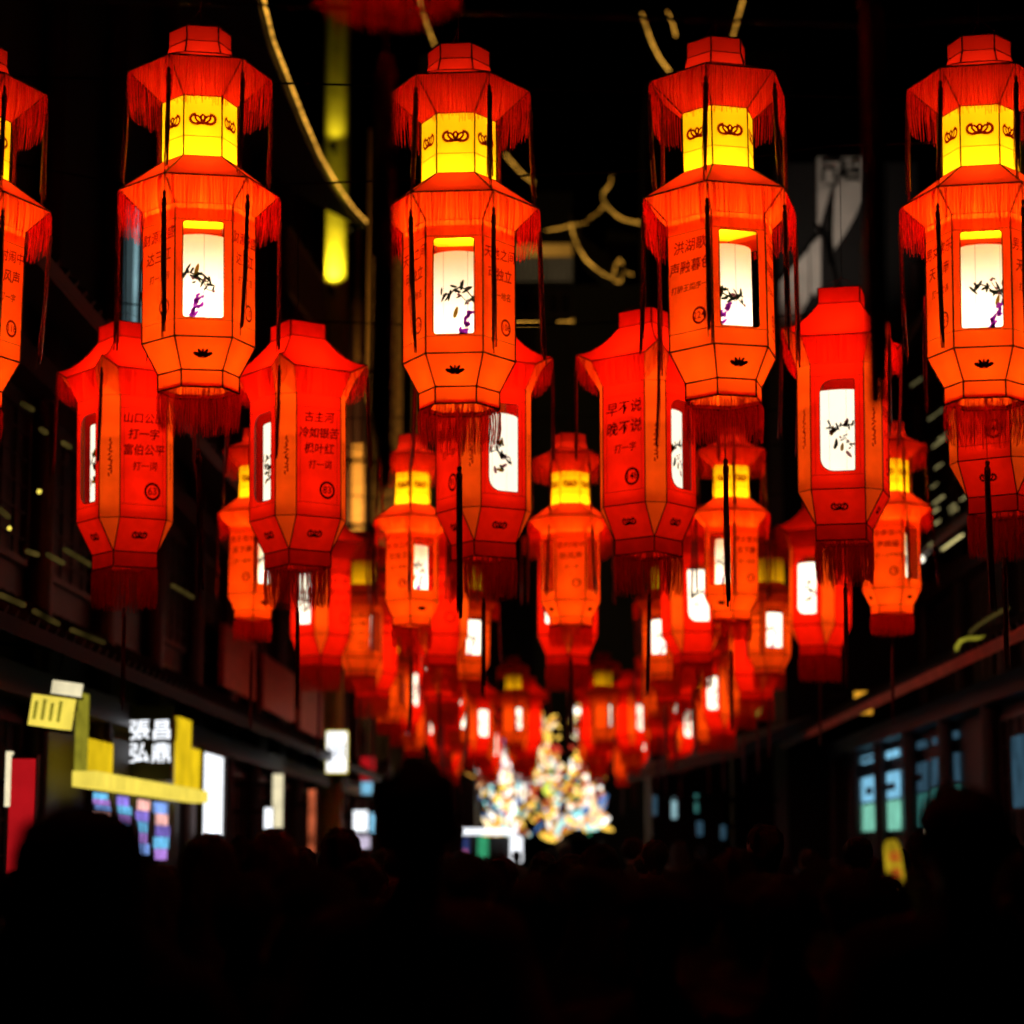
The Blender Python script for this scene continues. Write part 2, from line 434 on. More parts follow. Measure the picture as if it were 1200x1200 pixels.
class Frame:
    def __init__(s, o, u, v, n): s.o, s.u, s.v, s.n = map(Vector, (o, u, v, n))
    def __call__(s, a, b): return s.o + s.u * a + s.v * b + s.n * .003
FRA = Frame((0, -A_AP, 0), (1, 0, 0), (0, 0, 1), (0, -1, 0))
INK_A = (M['red_ink'], M['disc_ink'], M['disc_ink'])

def point_light(name, parent, loc, power, col, rad):
    l = bpy.data.lights.new(name, 'POINT'); l.energy = power; l.color = col; l.shadow_soft_size = rad
    return link(name, l, parent, loc)

def hex_lantern(loc, rz, label, riddles=None, near=True, paint=0, group=None, tassels=True, seed=0, long_tassel=False):
    rg = random.Random(seed)
    br = rg.uniform(.85, 1.15)
    t = thing('palace_lantern', label, 'lantern', loc, rz, group); t.rotation_euler = (R(rg.uniform(-1.1, 1.1)), R(rg.uniform(-1.1, 1.1)), rz)
    six = ['lower_panel', 'hat_lining', 'hat_roof', 'yellow_panel', 'crown_lining', 'crown_roof', 'band'] if near else []
    for nm in six:
        for k in range(6):
            p = link(nm, HM[nm], t, None, PI / 3 * k)
            if nm == 'lower_panel' and k % 2 == 0: link('lotus_mark', HM['lotus_mark'], p)
            if nm == 'yellow_panel': link('cloud_mark', HM['cloud_mark'], p)
    if not near:
        for nm in ('lower_panel', 'hat_lining', 'hat_roof', 'yellow_panel', 'crown_lining', 'crown_roof', 'band'):
            link({'lower_panel': 'lower_body', 'yellow_panel': 'yellow_box'}.get(nm, nm), RING[nm], t)
    for k in range(6):
        if k % 2 == 0: link('window_panel', HM['window_panel'], t, None, PI / 3 * k)
        else:
            p = link('riddle_panel', HM['riddle_panel'], t, None, PI / 3 * k)
            if riddles and loc[1] < 38:
                q = riddles[(k // 2) % len(riddles)]
                [link('riddle_line', z_, p) for z_ in q[0]]; link('number_ring', q[1], p)
                if near: link('number', q[2], p)
    for nm in ('cap', 'base_cloth') + (('added_ceiling',) if near else ()) + ( 'wire_frame', 'hat_fringe', 'crown_fringe', 'base_fringe'):
        o = link(nm, HM[nm], t)
        if 'fringe' in nm: o['kind'] = 'stuff'
    dr = link('lamp_drum', HM['lamp_drum' if near else 'far_drum'], t); link('ink_painting', PAINT[paint % 4], dr, None, rg.uniform(-.3, .3))['kind'] = 'stuff'
    if tassels:
        for k in range(6):
            if not near and k % 2: continue
            link('tassel', rg.choice(TS), t, hexv(ARIM + .004, AHR, k), rg.uniform(0, 6.28))
            link('tassel', rg.choice(TC), t, hexv(AU + .004, AUH, k), rg.uniform(0, 6.28))
    link('base_tassel', LONGT if long_tassel else rg.choice(TBOT), t, (0, 0, .02), rg.uniform(0, 6.28))
    link('hanging_wire', HM['hanging_wire'], t)
    point_light('yellow_bulb', t, (0, 0, AY0 + .03), 1.15 * br, (1, .86, .55), .03)
    if near: point_light('hat_bulb', t, (0, 0, AHR - .01), 13.0 * br, (1, .8, .5), .03)
    if near: point_light('crown_bulb', t, (0, 0, AUH - .02), 5.0 * br, (1, .8, .5), .03)
    if near:
        point_light('lower_bulb', t, (0, 0, .15), 1.7, (1, .8, .5), .03)
        point_light('drum_bulb', t, (0, 0, .35), 3.1 * br, (1, .9, .72), .03)
        point_light('drum_bulb', t, (0, 0, .53), .9 * br, (1, .9, .72), .03)
    return t
RING = {}
for nm in ('lower_panel', 'hat_lining', 'hat_roof', 'yellow_panel', 'crown_lining', 'crown_roof', 'band'):
    src = HM[nm]; mb = MB()
    for k in range(6):
        mt = Matrix.Rotation(PI / 3 * k, 3, 'Z')
        mb.add([mt @ v.co for v in src.vertices], [tuple(p.vertices) for p in src.polygons])
    RING[nm] = mb.mesh(nm, src.materials[0])
CABLE_H = 2.75       # the cross cable's height above a lantern's lower rim
mb = MB(); mb.tube([(0, 0, ACH2 - .01), (0, 0, CABLE_H)], .003, 4)
for k in range(3): mb.tube([hexv(AC1 * .96, ACH2 - .005, 2 * k), (0, 0, ACH2 + .12)], .0014, 3, 0, False)
HM['hanging_wire'] = mb.mesh('hanging_wire', M['wire'])
LONGT = tassel_mesh(.34, 1.0, rgA, .03, 21).mesh('base_tassel', M['tassel'])

# ------------------------------------------------------------------ four-sided lantern with cut corners
BH, BC = .28, .1025; BB = .165
B1, B2, BT, BE, BTIP, BN0, BN1 = .106, .326, 1.173, 1.352, 1.415, 1.613, 1.722
BEV, BG, BTR, BN = .34, .113, .50, .14
SQ = math.sqrt(.5)
# local frame: a cut corner faces -Y; build in a frame turned by 45 degrees, main side 0 has its normal along -Y there
T45 = Matrix.Rotation(-PI / 4, 3, 'Z')    # side 0 then faces (-X,-Y)
def bplate(pts, faces, nm, mat, smooth=False):
    mb = MB(); mb.add([T45 @ Vector(p) for p in pts], faces); return mb.mesh(nm, mat, smooth)
p = BH - BC
BM = {}
frB0 = lambda off: (lambda u, v: T45 @ Vector((u, -(BH + off), v)))
BM['riddle_panel'] = plate(*(T45 @ Vector(q) for q in ((-p, -BH, B2), (p, -BH, B2), (p, -BH, BT), (-p, -BH, BT))), .003).mesh('riddle_panel', M['red_silk'])
BW = (-.115, .115, .445, 1.06)
_w, B_RIM = window_plate(frB0(0), -p, p, B2, BT, *BW, (.09, .012, .012, .09))
BM['window_panel'] = _w.mesh('window_panel', M['red_silk'])
BM['corner_panel'] = plate(*(T45 @ Vector(q) for q in ((p, -BH, B2), (BH, -p, B2), (BH, -p, BT), (p, -BH, BT)))).mesh('corner_panel', M['amber_silk'])
BM['lower_panel'] = plate(*(T45 @ Vector(q) for q in ((-BB, -BB, B1), (BB, -BB, B1), (p, -BH, B2), (-p, -BH, B2))), .004).mesh('lower_panel', M['red_silk'])
BM['lower_corner'] = bplate([(BB, -BB, B1), (BH, -p, B2), (p, -BH, B2)], ((0, 1, 2),), 'lower_corner', M['amber_silk'])
BM['band'] = plate(*(T45 @ Vector(q) for q in ((-BB, -BB, 0), (BB, -BB, 0), (BB, -BB, B1), (-BB, -BB, B1)))).mesh('band', M['red_silk'])
tip = BTR * SQ; eg = BEV - BG
BM['eave_lining'] = plate(*(T45 @ Vector(q) for q in ((-p, -BH, BT), (p, -BH, BT), (eg, -BEV, BE), (-eg, -BEV, BE))), .004).mesh('eave_lining', M['red_silk'])
BM['corner_lining'] = bplate([(p, -BH, BT), (BH, -p, BT), (BEV, -eg, BE), (tip, -tip, BTIP), (eg, -BEV, BE)], ((0, 1, 2, 3), (0, 3, 4)), 'corner_lining', M['amber_silk'])
cols = [(-1, (-tip, -tip, BTIP)), (-.78, (-eg, -BEV, BE)), (-.3, (-eg * .4, -BEV, BE)), (.3, (eg * .4, -BEV, BE)), (.78, (eg, -BEV, BE)), (1, (tip, -tip, BTIP))]
def roofpt(u, e, t):
    n0 = Vector((u * BN, -BN, BN0)); e = Vector(e); q = n0.lerp(e, t)
    q.z = e.z + (BN0 - e.z) * (1 - t) ** 1.9
    return q
NR = 6
vs = [roofpt(u, e, j / NR) for j in range(NR + 1) for u, e in cols]
BM['roof_panel'] = bplate(vs, [(j * 6 + i, (j + 1) * 6 + i, (j + 1) * 6 + i + 1, j * 6 + i + 1) for j in range(NR) for i in range(5)], 'roof_panel', M['red_silk'], True)
BM['neck_panel'] = plate(*(T45 @ Vector(q) for q in ((-BN, -BN, BN0), (BN, -BN, BN0), (BN, -BN, BN1), (-BN, -BN, BN1)))).mesh('neck_panel', M['red_silk'])
mb = MB(); z = BN1 - .006
mb.add([T45 @ Vector(q) for q in ((-BN, -BN, z), (BN, -BN, z), (BN, BN, z), (-BN, BN, z))], ((0, 1, 2, 3),))
mb.add([T45 @ Vector(q) for q in ((-BB + .003, -BB + .003, .02), (BB - .003, -BB + .003, .02), (BB - .003, BB - .003, .02), (-BB + .003, BB - .003, .02))], ((0, 1, 2, 3),))
BM['end_cloth'] = mb.mesh('end_cloth', M['red_silk'])
mb = MB(); fr_ = MB(); fb_ = MB()
def tb(a, b, r=.0042, mi=0): mb.tube([mt @ (T45 @ Vector(a)), mt @ (T45 @ Vector(b))], r, 5, mi, False)
for k in range(4):
    mt = Matrix.Rotation(PI / 2 * k, 3, 'Z'); e = .002
    for h in (B2, BT): tb((-p, -BH - e, h), (p, -BH - e, h), .0042 if h == B2 else .0022, 0 if h == B2 else 1); tb((p, -BH - e, h), (BH + e, -p, h), .003 if h == B2 else .0022, 1)
    for h in (0, B1): tb((-BB, -BB - e, h), (BB, -BB - e, h))
    tb((BB + e, -BB - e, 0), (BB + e, -BB - e, B1))
    for s in (-1, 1):
        tb((s * p, -BH - e, B2), (s * p, -BH - e, BT)); tb((s * p, -BH - e, B2), (s * BB, -BB - e, B1))
        tb((s * p, -BH - e, BT), (s * eg, -BEV - e, BE), .0026, 1)
        tb((s * eg, -BEV - e, BE), (s * tip, -tip, BTIP))
        tb((s * BN, -BN - e, BN0), (s * BN, -BN - e, BN1))
    tb((-eg, -BEV - e, BE), (eg, -BEV - e, BE)); tb((-BN, -BN - e, BN0), (BN, -BN - e, BN0), .003); tb((-BN, -BN - e, BN1), (BN, -BN - e, BN1), .003)
    hip = [mt @ (T45 @ (roofpt(1, (tip, -tip, BTIP), j / NR) + Vector((0, 0, .003)))) for j in range(NR + 1)]
    mb.tube(hip, .004, 5, 0, False)
    for h in (.42, 1.085): tb((-p, -BH - .0015, h), (p, -BH - .0015, h), .0016, 1)
    for s in (-1, 1): tb((s * (p - .03), -BH - .0015, .42), (s * (p - .03), -BH - .0015, 1.085), .0012, 1)
    if k % 2 == 0: mb.tube([mt @ frB0(.001)(*q) for q in B_RIM + B_RIM[:1]], .0028, 5, 0, False)
    P = lambda q: mt @ (T45 @ Vector(q))
    strands(fr_, P((-eg, -BEV, BE)), P((eg, -BEV, BE)), .19, rgA, .0058, .0034)
    strands(fr_, P((eg, -BEV, BE)), P((tip, -tip, BTIP)), .19, rgA, .0058, .0034)
    strands(fr_, P((-tip, -tip, BTIP)), P((-eg, -BEV, BE)), .19, rgA, .0058, .0034)
    strands(fb_, P((-BB, -BB, 0)), P((BB, -BB, 0)), .27, rgA, .0046, .0044)
BM['wire_frame'] = mb.mesh('wire_frame', [M['wire'], M['seam']])
BM['eave_fringe'] = fr_.mesh('eave_fringe', M['fringe']); BM['base_fringe'] = fb_.mesh('base_fringe', M['dim_fringe'])
BDR = .238
mb = MB(); mb.lathe([(BDR, .36), (BDR, 1.0)], 24); mb.lathe([(.02, .36), (BDR, .36)], 24); BM['lamp_drum'] = mb.mesh('lamp_drum', M['lamp_paper'], True); BM['far_drum'] = mb.mesh('lamp_drum', M['far_paper'], True)
PAINTB = [painting(rgA, 'b', BDR, .36, 1.0).mesh('ink_painting', INKS) for _ in range(3)]
mb = MB(); mb.tube([(0, 0, BN1 - .01), (0, 0, CABLE_H)], .003, 4)
for k in range(4): mb.tube([Matrix.Rotation(PI / 2 * k, 3, 'Z') @ Vector((0, -BN * 1.38, BN1)), (0, 0, BN1 + .10)], .0014, 3, 0, False)
BM['hanging_wire'] = mb.mesh('hanging_wire', M['wire'])
lo = T45 @ Vector((0, -(BB + BH) / 2, (B1 + B2) / 2)); uu = T45 @ Vector((1, 0, 0)); vv = (T45 @ Vector((0, -(BH - BB), B2 - B1))).normalized(); nb = uu.cross(vv)
mb = MB(); cloud_mark(mb, lambda a, b: lo + uu * a + vv * b + nb * .004, 0, 0, .088); BM['cloud_mark'] = mb.mesh('cloud_mark', M['ink'])
mb = MB(); rg = random.Random(3); oc = T45 @ Vector(((BH + p) / 2, -(BH + p) / 2, 0)); 
for i in range(13): blob(mb, lambda a, b: Vector((a, oc.y - .003, b)), rg.uniform(-.012, .012), .62 + i * .02, .016, .006, rg.uniform(.2, 2.9), 8, 0, .2, rg)
BM['brush_spray'] = mb.mesh('brush_spray', M['disc_ink'])
FRB = Frame(T45 @ Vector((0, -BH, 0)), uu, (0, 0, 1), T45 @ Vector((0, -1, 0)))
INK_B = (M['ink'], M['ink'], M['ink'])
def square_lantern(loc, rz, label, riddles=None, near=True, group=None, seed=0):
    rg = random.Random(seed)
    br = rg.uniform(.85, 1.15)
    t = thing('pagoda_lantern', label, 'lantern', loc, rz, group); t.rotation_euler = (R(rg.uniform(-1.1, 1.1)), R(rg.uniform(-1.1, 1.1)), rz)
    for k in range(4):
        a = PI / 2 * k
        for nm in ('corner_panel', 'lower_panel', 'lower_corner', 'band', 'eave_lining', 'corner_lining', 'roof_panel', 'neck_panel'):
            if not near and nm in ('band', 'neck_panel'):
                if k == 0: link(nm, RINGB[nm], t)
                continue
            o = link(nm, BM[nm], t, None, a)
            if near and nm == 'lower_panel': link('cloud_mark', BM['cloud_mark'], o)
            if near and nm == 'corner_panel': link('brush_spray', BM['brush_spray'], o)
        if k % 2 == 0: link('window_panel', BM['window_panel'], t, None, a)
        else:
            o = link('riddle_panel', BM['riddle_panel'], t, None, a)
            if riddles and loc[1] < 38:
                q = riddles[(k // 2) % len(riddles)]
                [link('riddle_line', z_, o) for z_ in q[0]]; link('number_ring', q[1], o)
                if near: link('number', q[2], o)
        link('tassel', rg.choice(TS), t, Matrix.Rotation(a, 3, 'Z') @ Vector((0, -BTR - .003, BTIP)), rg.uniform(0, 6.28))
    for nm in ('end_cloth', 'wire_frame', 'eave_fringe', 'base_fringe', 'hanging_wire'):
        o = link(nm, BM[nm], t)
        if 'fringe' in nm: o['kind'] = 'stuff'
    dr = link('lamp_drum', BM['lamp_drum' if near else 'far_drum'], t); link('ink_painting', rg.choice(PAINTB), dr)['kind'] = 'stuff'
    link('base_tassel', rg.choice(TBOT), t, (0, 0, .02), rg.uniform(0, 6.28))
    if near: point_light('upper_bulb', t, (0, 0, 1.31), 8.0 * br, (1, .75, .45), .03)
    return t
RINGB = {}
for nm in ('band', 'neck_panel', 'lower_corner', 'corner_lining'):
    src = BM[nm]; mb = MB()
    for k in range(4):
        mt = Matrix.Rotation(PI / 2 * k, 3, 'Z')
        mb.add([mt @ v.co for v in src.vertices], [tuple(q.vertices) for q in src.polygons])
    RINGB[nm] = mb.mesh(nm, src.materials[0])
# ------------------------------------------------------------------ the lanterns over the street
RIM = CAMZ + 2.01                      # usual height of a lantern's lower rim
def RA(lines, num): return riddle_mesh(lines, num, AR / 2, .309, .762, FRA, INK_A)
def RB(lines, num): return riddle_mesh(lines, num, p_half, .43, 1.08, FRB, INK_B, .10)
p_half = BH - BC
rA = [RA(['财源茂盛', '达三江', '打一广告'], '10'), RA(['天地之间', '可独立', '打一地名'], '106'), RA(['洪湖歌', '声融暮色', '打滕王阁序一句'], '224'),
      RA(['岩村闹中', '听风声', '打一字'], '118'), RA(['中南振兴', '更辉煌', '打一上海地名'], '230'), RA(['男女常乐', '天下南', '打一成语'], '152')]
rB = [RB(['早不说', '晚不说', '打一字'], '148'), RB(['古主河', '冷如银苦', '枫叶红', '打一词'], '83'), RB(['山口公出', '打一字', '富伯公平', '打一词'], '63'), RB(['春江水暖', '明月夜', '打一字'], '91')]
def X(px, Y): return at(px, 600, Y).x
def xz(px, Y, dz=0.0): return (at(px, 500, Y).x, Y, RIM + dz)
cnt = [0]
def hexl(px, Y, dz, rot, label, rid, near=True, group=None, **k):
    cnt[0] += 1
    return hex_lantern(xz(px, Y, dz), R(rot), label, [rA[i] for i in rid], near, cnt[0], group, seed=cnt[0], **k)
def sql(px, Y, dz, rot, label, rid, near=True, group=None):
    cnt[0] += 1
    return square_lantern(xz(px, Y, dz), R(rot), label, [rB[i] for i in rid], near, group, seed=cnt[0])
ROWS = {}
hexl(-47, 10.5, .045, 8, 'orange six-sided lantern hanging beside the dark left facade, first of the front row', [3])
hexl(232, 10.5, .11, 14, 'orange six-sided lantern with riddle number 10 and purple blossom in its window', [0])
hexl(538, 10.5, .025, -3, 'orange six-sided lantern with riddle number 106 on both sides of its lit window', [1])
hexl(849, 10.5, .055, 17, 'orange six-sided lantern with riddle number 224 left of its lit window', [2])
hexl(1156, 10.5, .045, -12, 'orange six-sided lantern next after number 224, beside the right-hand eaves', [5])
g = 'lanterns hanging overhead nearest the square'
hexl(448, 5.55, .275, 10, 'dark fringed six-sided lantern overhead with a very long thick base tassel', [3], True, None, long_tassel=True)
hexl(1030, 5.6, .48, 20, 'six-sided lantern hung highest overhead, only its thick base tassel showing', [4], True, None, long_tassel=True)
sql(150, 15.8, -.065, -8, 'deep red square lantern with two riddles on one panel, behind lantern number 10', [2])
sql(351, 15.8, -.06, -8, 'deep red square lantern with a riddle about maple leaves, curved roof in full view', [1])
sql(567, 15.9, .01, 76, 'deep red square lantern half hidden behind lantern number 106', [3])
sql(759, 15.8, .02, 97, 'deep red square lantern with riddle number 148 in large black characters', [0])
sql(987, 15.3, .04, 30, 'deep red square lantern with leafy branch in its rounded window', [3])
sql(1172, 14.6, .12, 102, 'deep red square lantern below the orange lantern beside the right-hand eaves', [0])
hexl(300, 20.4, 0.040, 38, 'orange six-sided lantern partly behind the maple leaf riddle lantern', [5])
hexl(484, 20.4, -0.020, 30, 'orange six-sided lantern in the second orange row, below lantern number 106', [1])
hexl(668, 20.4, -0.020, 60, 'orange six-sided lantern with riddle number 118 facing down the street', [3])
hexl(854, 20.4, 0.030, -30, 'orange six-sided lantern hanging directly below lantern number 224', [5])
hexl(1040, 20.4, 0.080, 45, 'orange six-sided lantern with riddle number 230 facing the street', [4])
gB, gA = 'far deep red square lanterns down the street', 'far orange six-sided lanterns down the street'
lB, lA = 'deep red square lantern in the dense rows farther down the street', 'orange six-sided lantern in the dense rows farther down the street'
for ci, (px, rot, dz) in enumerate(((378, 8, .0), (517, -35, .0), (664, 2, .0), (808, 60, .02), (956, 8, .10))):
    sql(px, 25.0, dz, rot, 'deep red square lantern of the second red row, ' + ('beside the left shophouses', 'below the half hidden red lantern', 'behind riddle number 118', 'below riddle number 224', 'beside the right eaves')[ci], [cnt[0] % 4], False, gB)
for ci, (px, rot, dz) in enumerate(((425, 55, .06), (549, 20, .0), (776, -20, .0), (897, 10, .08))):
    hexl(px, 27.3, dz, rot, 'small orange six-sided lantern of the third orange row, ' + ('beside the left shophouses', 'left of the middle', 'right of the middle', 'beside the right eaves')[ci], [cnt[0] % 6], False, gA)
rr = random.Random(5)
Y = 31.0; row = 0
ORD = ['third', 'fourth', 'fifth', 'sixth', 'seventh', 'eighth', 'ninth', 'tenth', 'eleventh']
while Y < 66:
    sq = row % 2 == 0
    xs = (-2.5, -1.6, -.72, .82, 1.7, 2.8) if row % 4 < 2 else (-2.75, -1.75, -.85, 1.05, 1.95, 3.0)
    for ci, xx in enumerate(xs):
        if abs(xx) < 1.1 and Y < 44: continue
        col = ('beside the left shophouses', 'next in from the left shophouses', 'left of the open middle', 'right of the open middle', 'next in from the right eaves', 'beside the right eaves')
        cp = col[ci] if len(xs) == 6 else (col[0], col[2], col[3], col[5])[ci]
        lab = ('deep red square' if sq else 'small orange six-sided') + ' lantern of the ' + ORD[row // 2 + (0 if sq else 1)] + (' red' if sq else ' orange') + ' row, ' + cp
        xx += rr.uniform(-.12, .12); yy = Y + rr.uniform(-.5, .5); dz = rr.uniform(-.04, .10)
        cnt[0] += 1
        if sq: square_lantern((xx, yy, RIM + dz), R(rr.uniform(-16, 16) + rr.choice((0, 90))), lab, [rB[cnt[0] % 4]], False, gB, seed=cnt[0])
        else: hex_lantern((xx, yy, RIM + dz), R(rr.uniform(-24, 24) + 60), lab, [rA[cnt[0] % 6]], False, cnt[0], gA, seed=cnt[0], tassels=Y < 45)
    Y += 4.6; row += 1
# ------------------------------------------------------------------ the street and its buildings
M['paving'] = solid('paving', (.045, .042, .042), .45, 0, .35, 3, .3)
M['timber'] = solid('timber', (.014, .006, .004), .55, 0, .4, 5, .2, (1, 1, 6))
M['red_timber'] = solid('red_timber', (.028, .005, .004), .5, 0, .3, 5, .1, (4, 1, 1))
M['plaster'] = solid('plaster', (.55, .52, .48), .8, 0, .15, 2, .1)
M['ochre_paint'] = solid('ochre_paint', (.62, .52, .06), .6, 0, .15, 3)
M['tile'] = solid('tile', (.012, .012, .013), .6, 0, .3, 8, .2)
M['iron'] = solid('iron', (.01, .01, .01), .4, .8)
M['gold_led'] = glow('gold_led', (1.0, .46, .05), 1.5, .8, 4.0)
M['dim_led'] = glow('dim_led', (.8, .55, .12), .05, .8, 1.1)
M['white_led'] = glow('white_led', (1, .93, .75), 2.2)
M['yellow_light'] = glow('yellow_light', (1.0, .78, .10), .95, .15, 3)
M['yellow_panel_emission'] = glow('yellow_panel_emission', (.9, .60, .01), .9, .25, 2)  # emission that puts light into the shop wall panels; also a sign face
M['olive_light'] = glow('olive_light', (.7, .62, .05), .35, .3, 6)
M['white_light'] = glow('white_light', (.92, .95, 1), 1.6, .08, 4)
M['cream_light'] = glow('cream_light', (1, .88, .55), .9, .2, 4)
M['red_light'] = glow('red_light', (.55, .008, .012), .75, .2, 3)
M['pane_blue'] = glow('pane_blue', (.22, .55, .78), .95, .25, 3)
M['pane_green'] = glow('pane_green', (.24, .68, .50), .8, .25, 3)
M['pane_dim'] = glow('pane_dim', (.05, .12, .18), .5, .35, 3)
M['pane_teal'] = glow('pane_teal', (.04, .18, .16), .75, .3, 3)
M['cool_window'] = glow('cool_window', (.35, .60, .66), .75, .35, 2.5)
M['sign_black'] = solid('sign_black', (.01, .01, .011), .5)
M['print_dark'] = solid('print_dark', (.01, .012, .02), .6)

M['night_wall'] = solid('night_wall', (.006, .005, .005), .9)
mb = MB(); mb.quad((-400, -60, 0), (400, -60, 0), (400, 900, 0), (-400, 900, 0)); struct(mb.obj('ground', M['paving']))
# stone setts over the nearer street, each bay a slab with open joints
mb = MB()
for i in range(9):
    for j in range(36):
        x0 = -4.5 + i; y0 = 2 + j * 1.0 + (.5 if i % 2 else 0); z = .03 + rr.uniform(0, .006)
        mb.box(x0 + .008, x0 + .992, y0 + .008, y0 + .992, .004, z)
pv = struct(mb.obj('pavement', M['paving']))

def Yx(px, Xp): return onx(px, HOR, Xp).y
def Zy(py, Y): return at(VPX, py, Y).z
def led(name, pts, r, mat, label, parent=None, group=None):
    mb = MB(); mb.tube(pts, r, 6); o = mb.obj(name, mat, parent, True)
    if label: tag(o, label, 'light string', group)
    return o

def timber_building(label, Xp, y0, y1, floors, bays, depth=4.0, top=None, skip_windows=(), fascia=None):
    """row of shophouses along the street: wall, columns, beams, lattice windows, tiled eaves"""
    out = 1 if Xp < 0 else -1                    # towards the street
    t = thing('timber_building', label, 'building', (0, 0, 0))
    top = top or floors[-1]
    mb = MB(); mb.box(min(Xp, Xp - out * depth), max(Xp, Xp - out * depth), y0, y1, 0, top); mb.obj('wall', M['timber'], t)
    L = (y1 - y0) / bays
    cm = MB(); cm.lathe([(.13, 0), (.13, top)], 10); cme = cm.mesh('column', M['red_timber'], True)
    for i in range(bays + 1): link('column', cme, t, (Xp + out * .12, y0 + i * L, 0))
    zprev = 0.0
    for fi, z in enumerate(floors):
        bm = MB(); bm.box(min(Xp + out * .02, Xp + out * .3), max(Xp + out * .02, Xp + out * .3), y0, y1, z - .32, z - .05); bm.obj('beam', M['red_timber'], t)
        # lattice windows
        zb, zt = zprev + .95, z - .45
        wm = MB(); w = L - .5
        for (a, b, c, d) in ((-w / 2, w / 2, zb, zb + .07), (-w / 2, w / 2, zt - .07, zt), (-w / 2, -w / 2 + .07, zb + .07, zt - .07), (w / 2 - .07, w / 2, zb + .07, zt - .07)): wm.box(0, .06, a, b, c, d)
        wme = wm.mesh('window_frame', M['red_timber'])
        lm = MB(); nx = 5; nz = 6
        for q in range(1, nx): lm.box(.005, .035, -w / 2 + w * q / nx - .015, -w / 2 + w * q / nx + .015, zb + .07, zt - .07)
        for q in range(1, nz): lm.box(.012, .03, -w / 2 + .07, w / 2 - .07, zb + (zt - zb) * q / nz - .012, zb + (zt - zb) * q / nz + .012)
        lme = lm.mesh('lattice', M['timber'])
        for i in range(bays):
            if (fi, i) in skip_windows: continue
            o = link('window', wme, t, (Xp + (0.005 if out > 0 else -.065), y0 + (i + .5) * L, 0)); link('lattice', lme, o, (.006, 0, 0))
        # tiled eave
        em = MB(); ov = .95; ys = [y0 + (y1 - y0) * k / 16 for k in range(17)]
        def lift(y): 
            e = min(y - y0, y1 - y); return .55 * max(0, 1 - e / 3.0) ** 2
        vs = []
        for y in ys:
            for q in range(4):
                s = q / 3; vs.append((Xp + out * (.1 + (ov) * s), y, z + .55 - .55 * s ** .7 + lift(y) * s ** 2))
        em.add(vs, [(k * 4 + q, k * 4 + q + 1, (k + 1) * 4 + q + 1, (k + 1) * 4 + q) for k in range(16) for q in range(3)])
        em.add([(x, y, zz - .08) for x, y, zz in vs], [(k * 4 + q, (k + 1) * 4 + q, (k + 1) * 4 + q + 1, k * 4 + q + 1) for k in range(16) for q in range(3)])
        ro = em.obj('eave_roof', M['tile'], t)
        rm = MB(); n = int((y1 - y0) / .34)
        for k in range(n):
            y = y0 + (k + .5) * (y1 - y0) / n
            rm.tube([(Xp + out * (.1 + ov * s), y, z + .58 - .55 * s ** .7 + lift(y) * s ** 2) for s in (0, .33, .66, 1.02)], .055, 5)
        rl = rm.obj('roof_tile_rolls', M['tile'], ro); rl['kind'] = 'stuff'
        fm = MB()
        for k in range(16):
            a, b = vs[k * 4 + 3], vs[(k + 1) * 4 + 3]
            fm.add([(a[0] - .02 * out, a[1], a[2] - .11), (b[0] - .02 * out, b[1], b[2] - .11), (b[0] + .03 * out, b[1], b[2] - .0), (a[0] + .03 * out, a[1], a[2] - .0)], ((0, 1, 2, 3),))
        fm.obj('fascia', fascia or M['red_timber'], ro)
        zprev = z
    return t
BL1 = timber_building('long dark timber shophouse with tiled eaves and the yellow lit shop', -5.0, 6.0, 56.0, (3.3, 6.2), 16, top=15.2, skip_windows=((0, 5), (0, 6), (0, 7), (0, 8), (1, 6)))
BL2 = timber_building('tall timber building with ochre columns beyond the left shophouse', -5.2, 58.0, 76.0, (3.4, 7.2), 6, top=15.0)
BR1 = timber_building('low dark timber shophouse with red eave board and teal windows', 5.4, 6.0, 47.0, (3.68,), 13, skip_windows=((0, 7), (0, 8), (0, 9)), fascia=solid('red_fascia', (.70, .20, .12), .6, 0, .2, 2))
BR2 = timber_building('tall dark building behind the red eave board on the right', 7.2, 8.0, 72.0, (6.6, 10.5), 16, top=13.0)

# ---- the building across the end of the street
YE = 80.0
t = thing('end_building', 'building closing the street with a lit lattice band and gold light lines', 'building', (0, 0, 0))
xl, xr = at(470, 600, YE).x, at(673, 600, YE).x
mb = MB(); mb.box(xl, xr, YE, YE + 6, 0, Zy(225, YE)); mb.obj('wall', M['night_wall'], t)
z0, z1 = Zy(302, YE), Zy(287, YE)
mb = MB(); mb.box(xl + .05, xr - .05, YE - .12, YE - .01, z0, z1); mb.obj('painted_lit_fascia', glow('fascia_painted_light', (.75, .33, .04), .32, .2, .8), t)  # light falling on the fascia is put in as emission
z2, z3 = Zy(331, YE), Zy(303, YE)
mb = MB(); mb.box(xl + .05, xr - .05, YE - .05, YE - .01, z2, z3); mb.obj('lattice_backlight', glow('lattice_light', (.6, .42, .2), .16, .3, 1), t)
mb = MB(); n = 36
for k in range(n + 1): x = xl + (xr - xl) * k / n; mb.box(x - .035, x + .035, YE - .11, YE - .06, z2, z3)
for k in range(7): z = z2 + (z3 - z2) * k / 6; mb.box(xl, xr, YE - .135, YE - .113, z - .035, z + .035)
mb.obj('lattice', M['timber'], t)
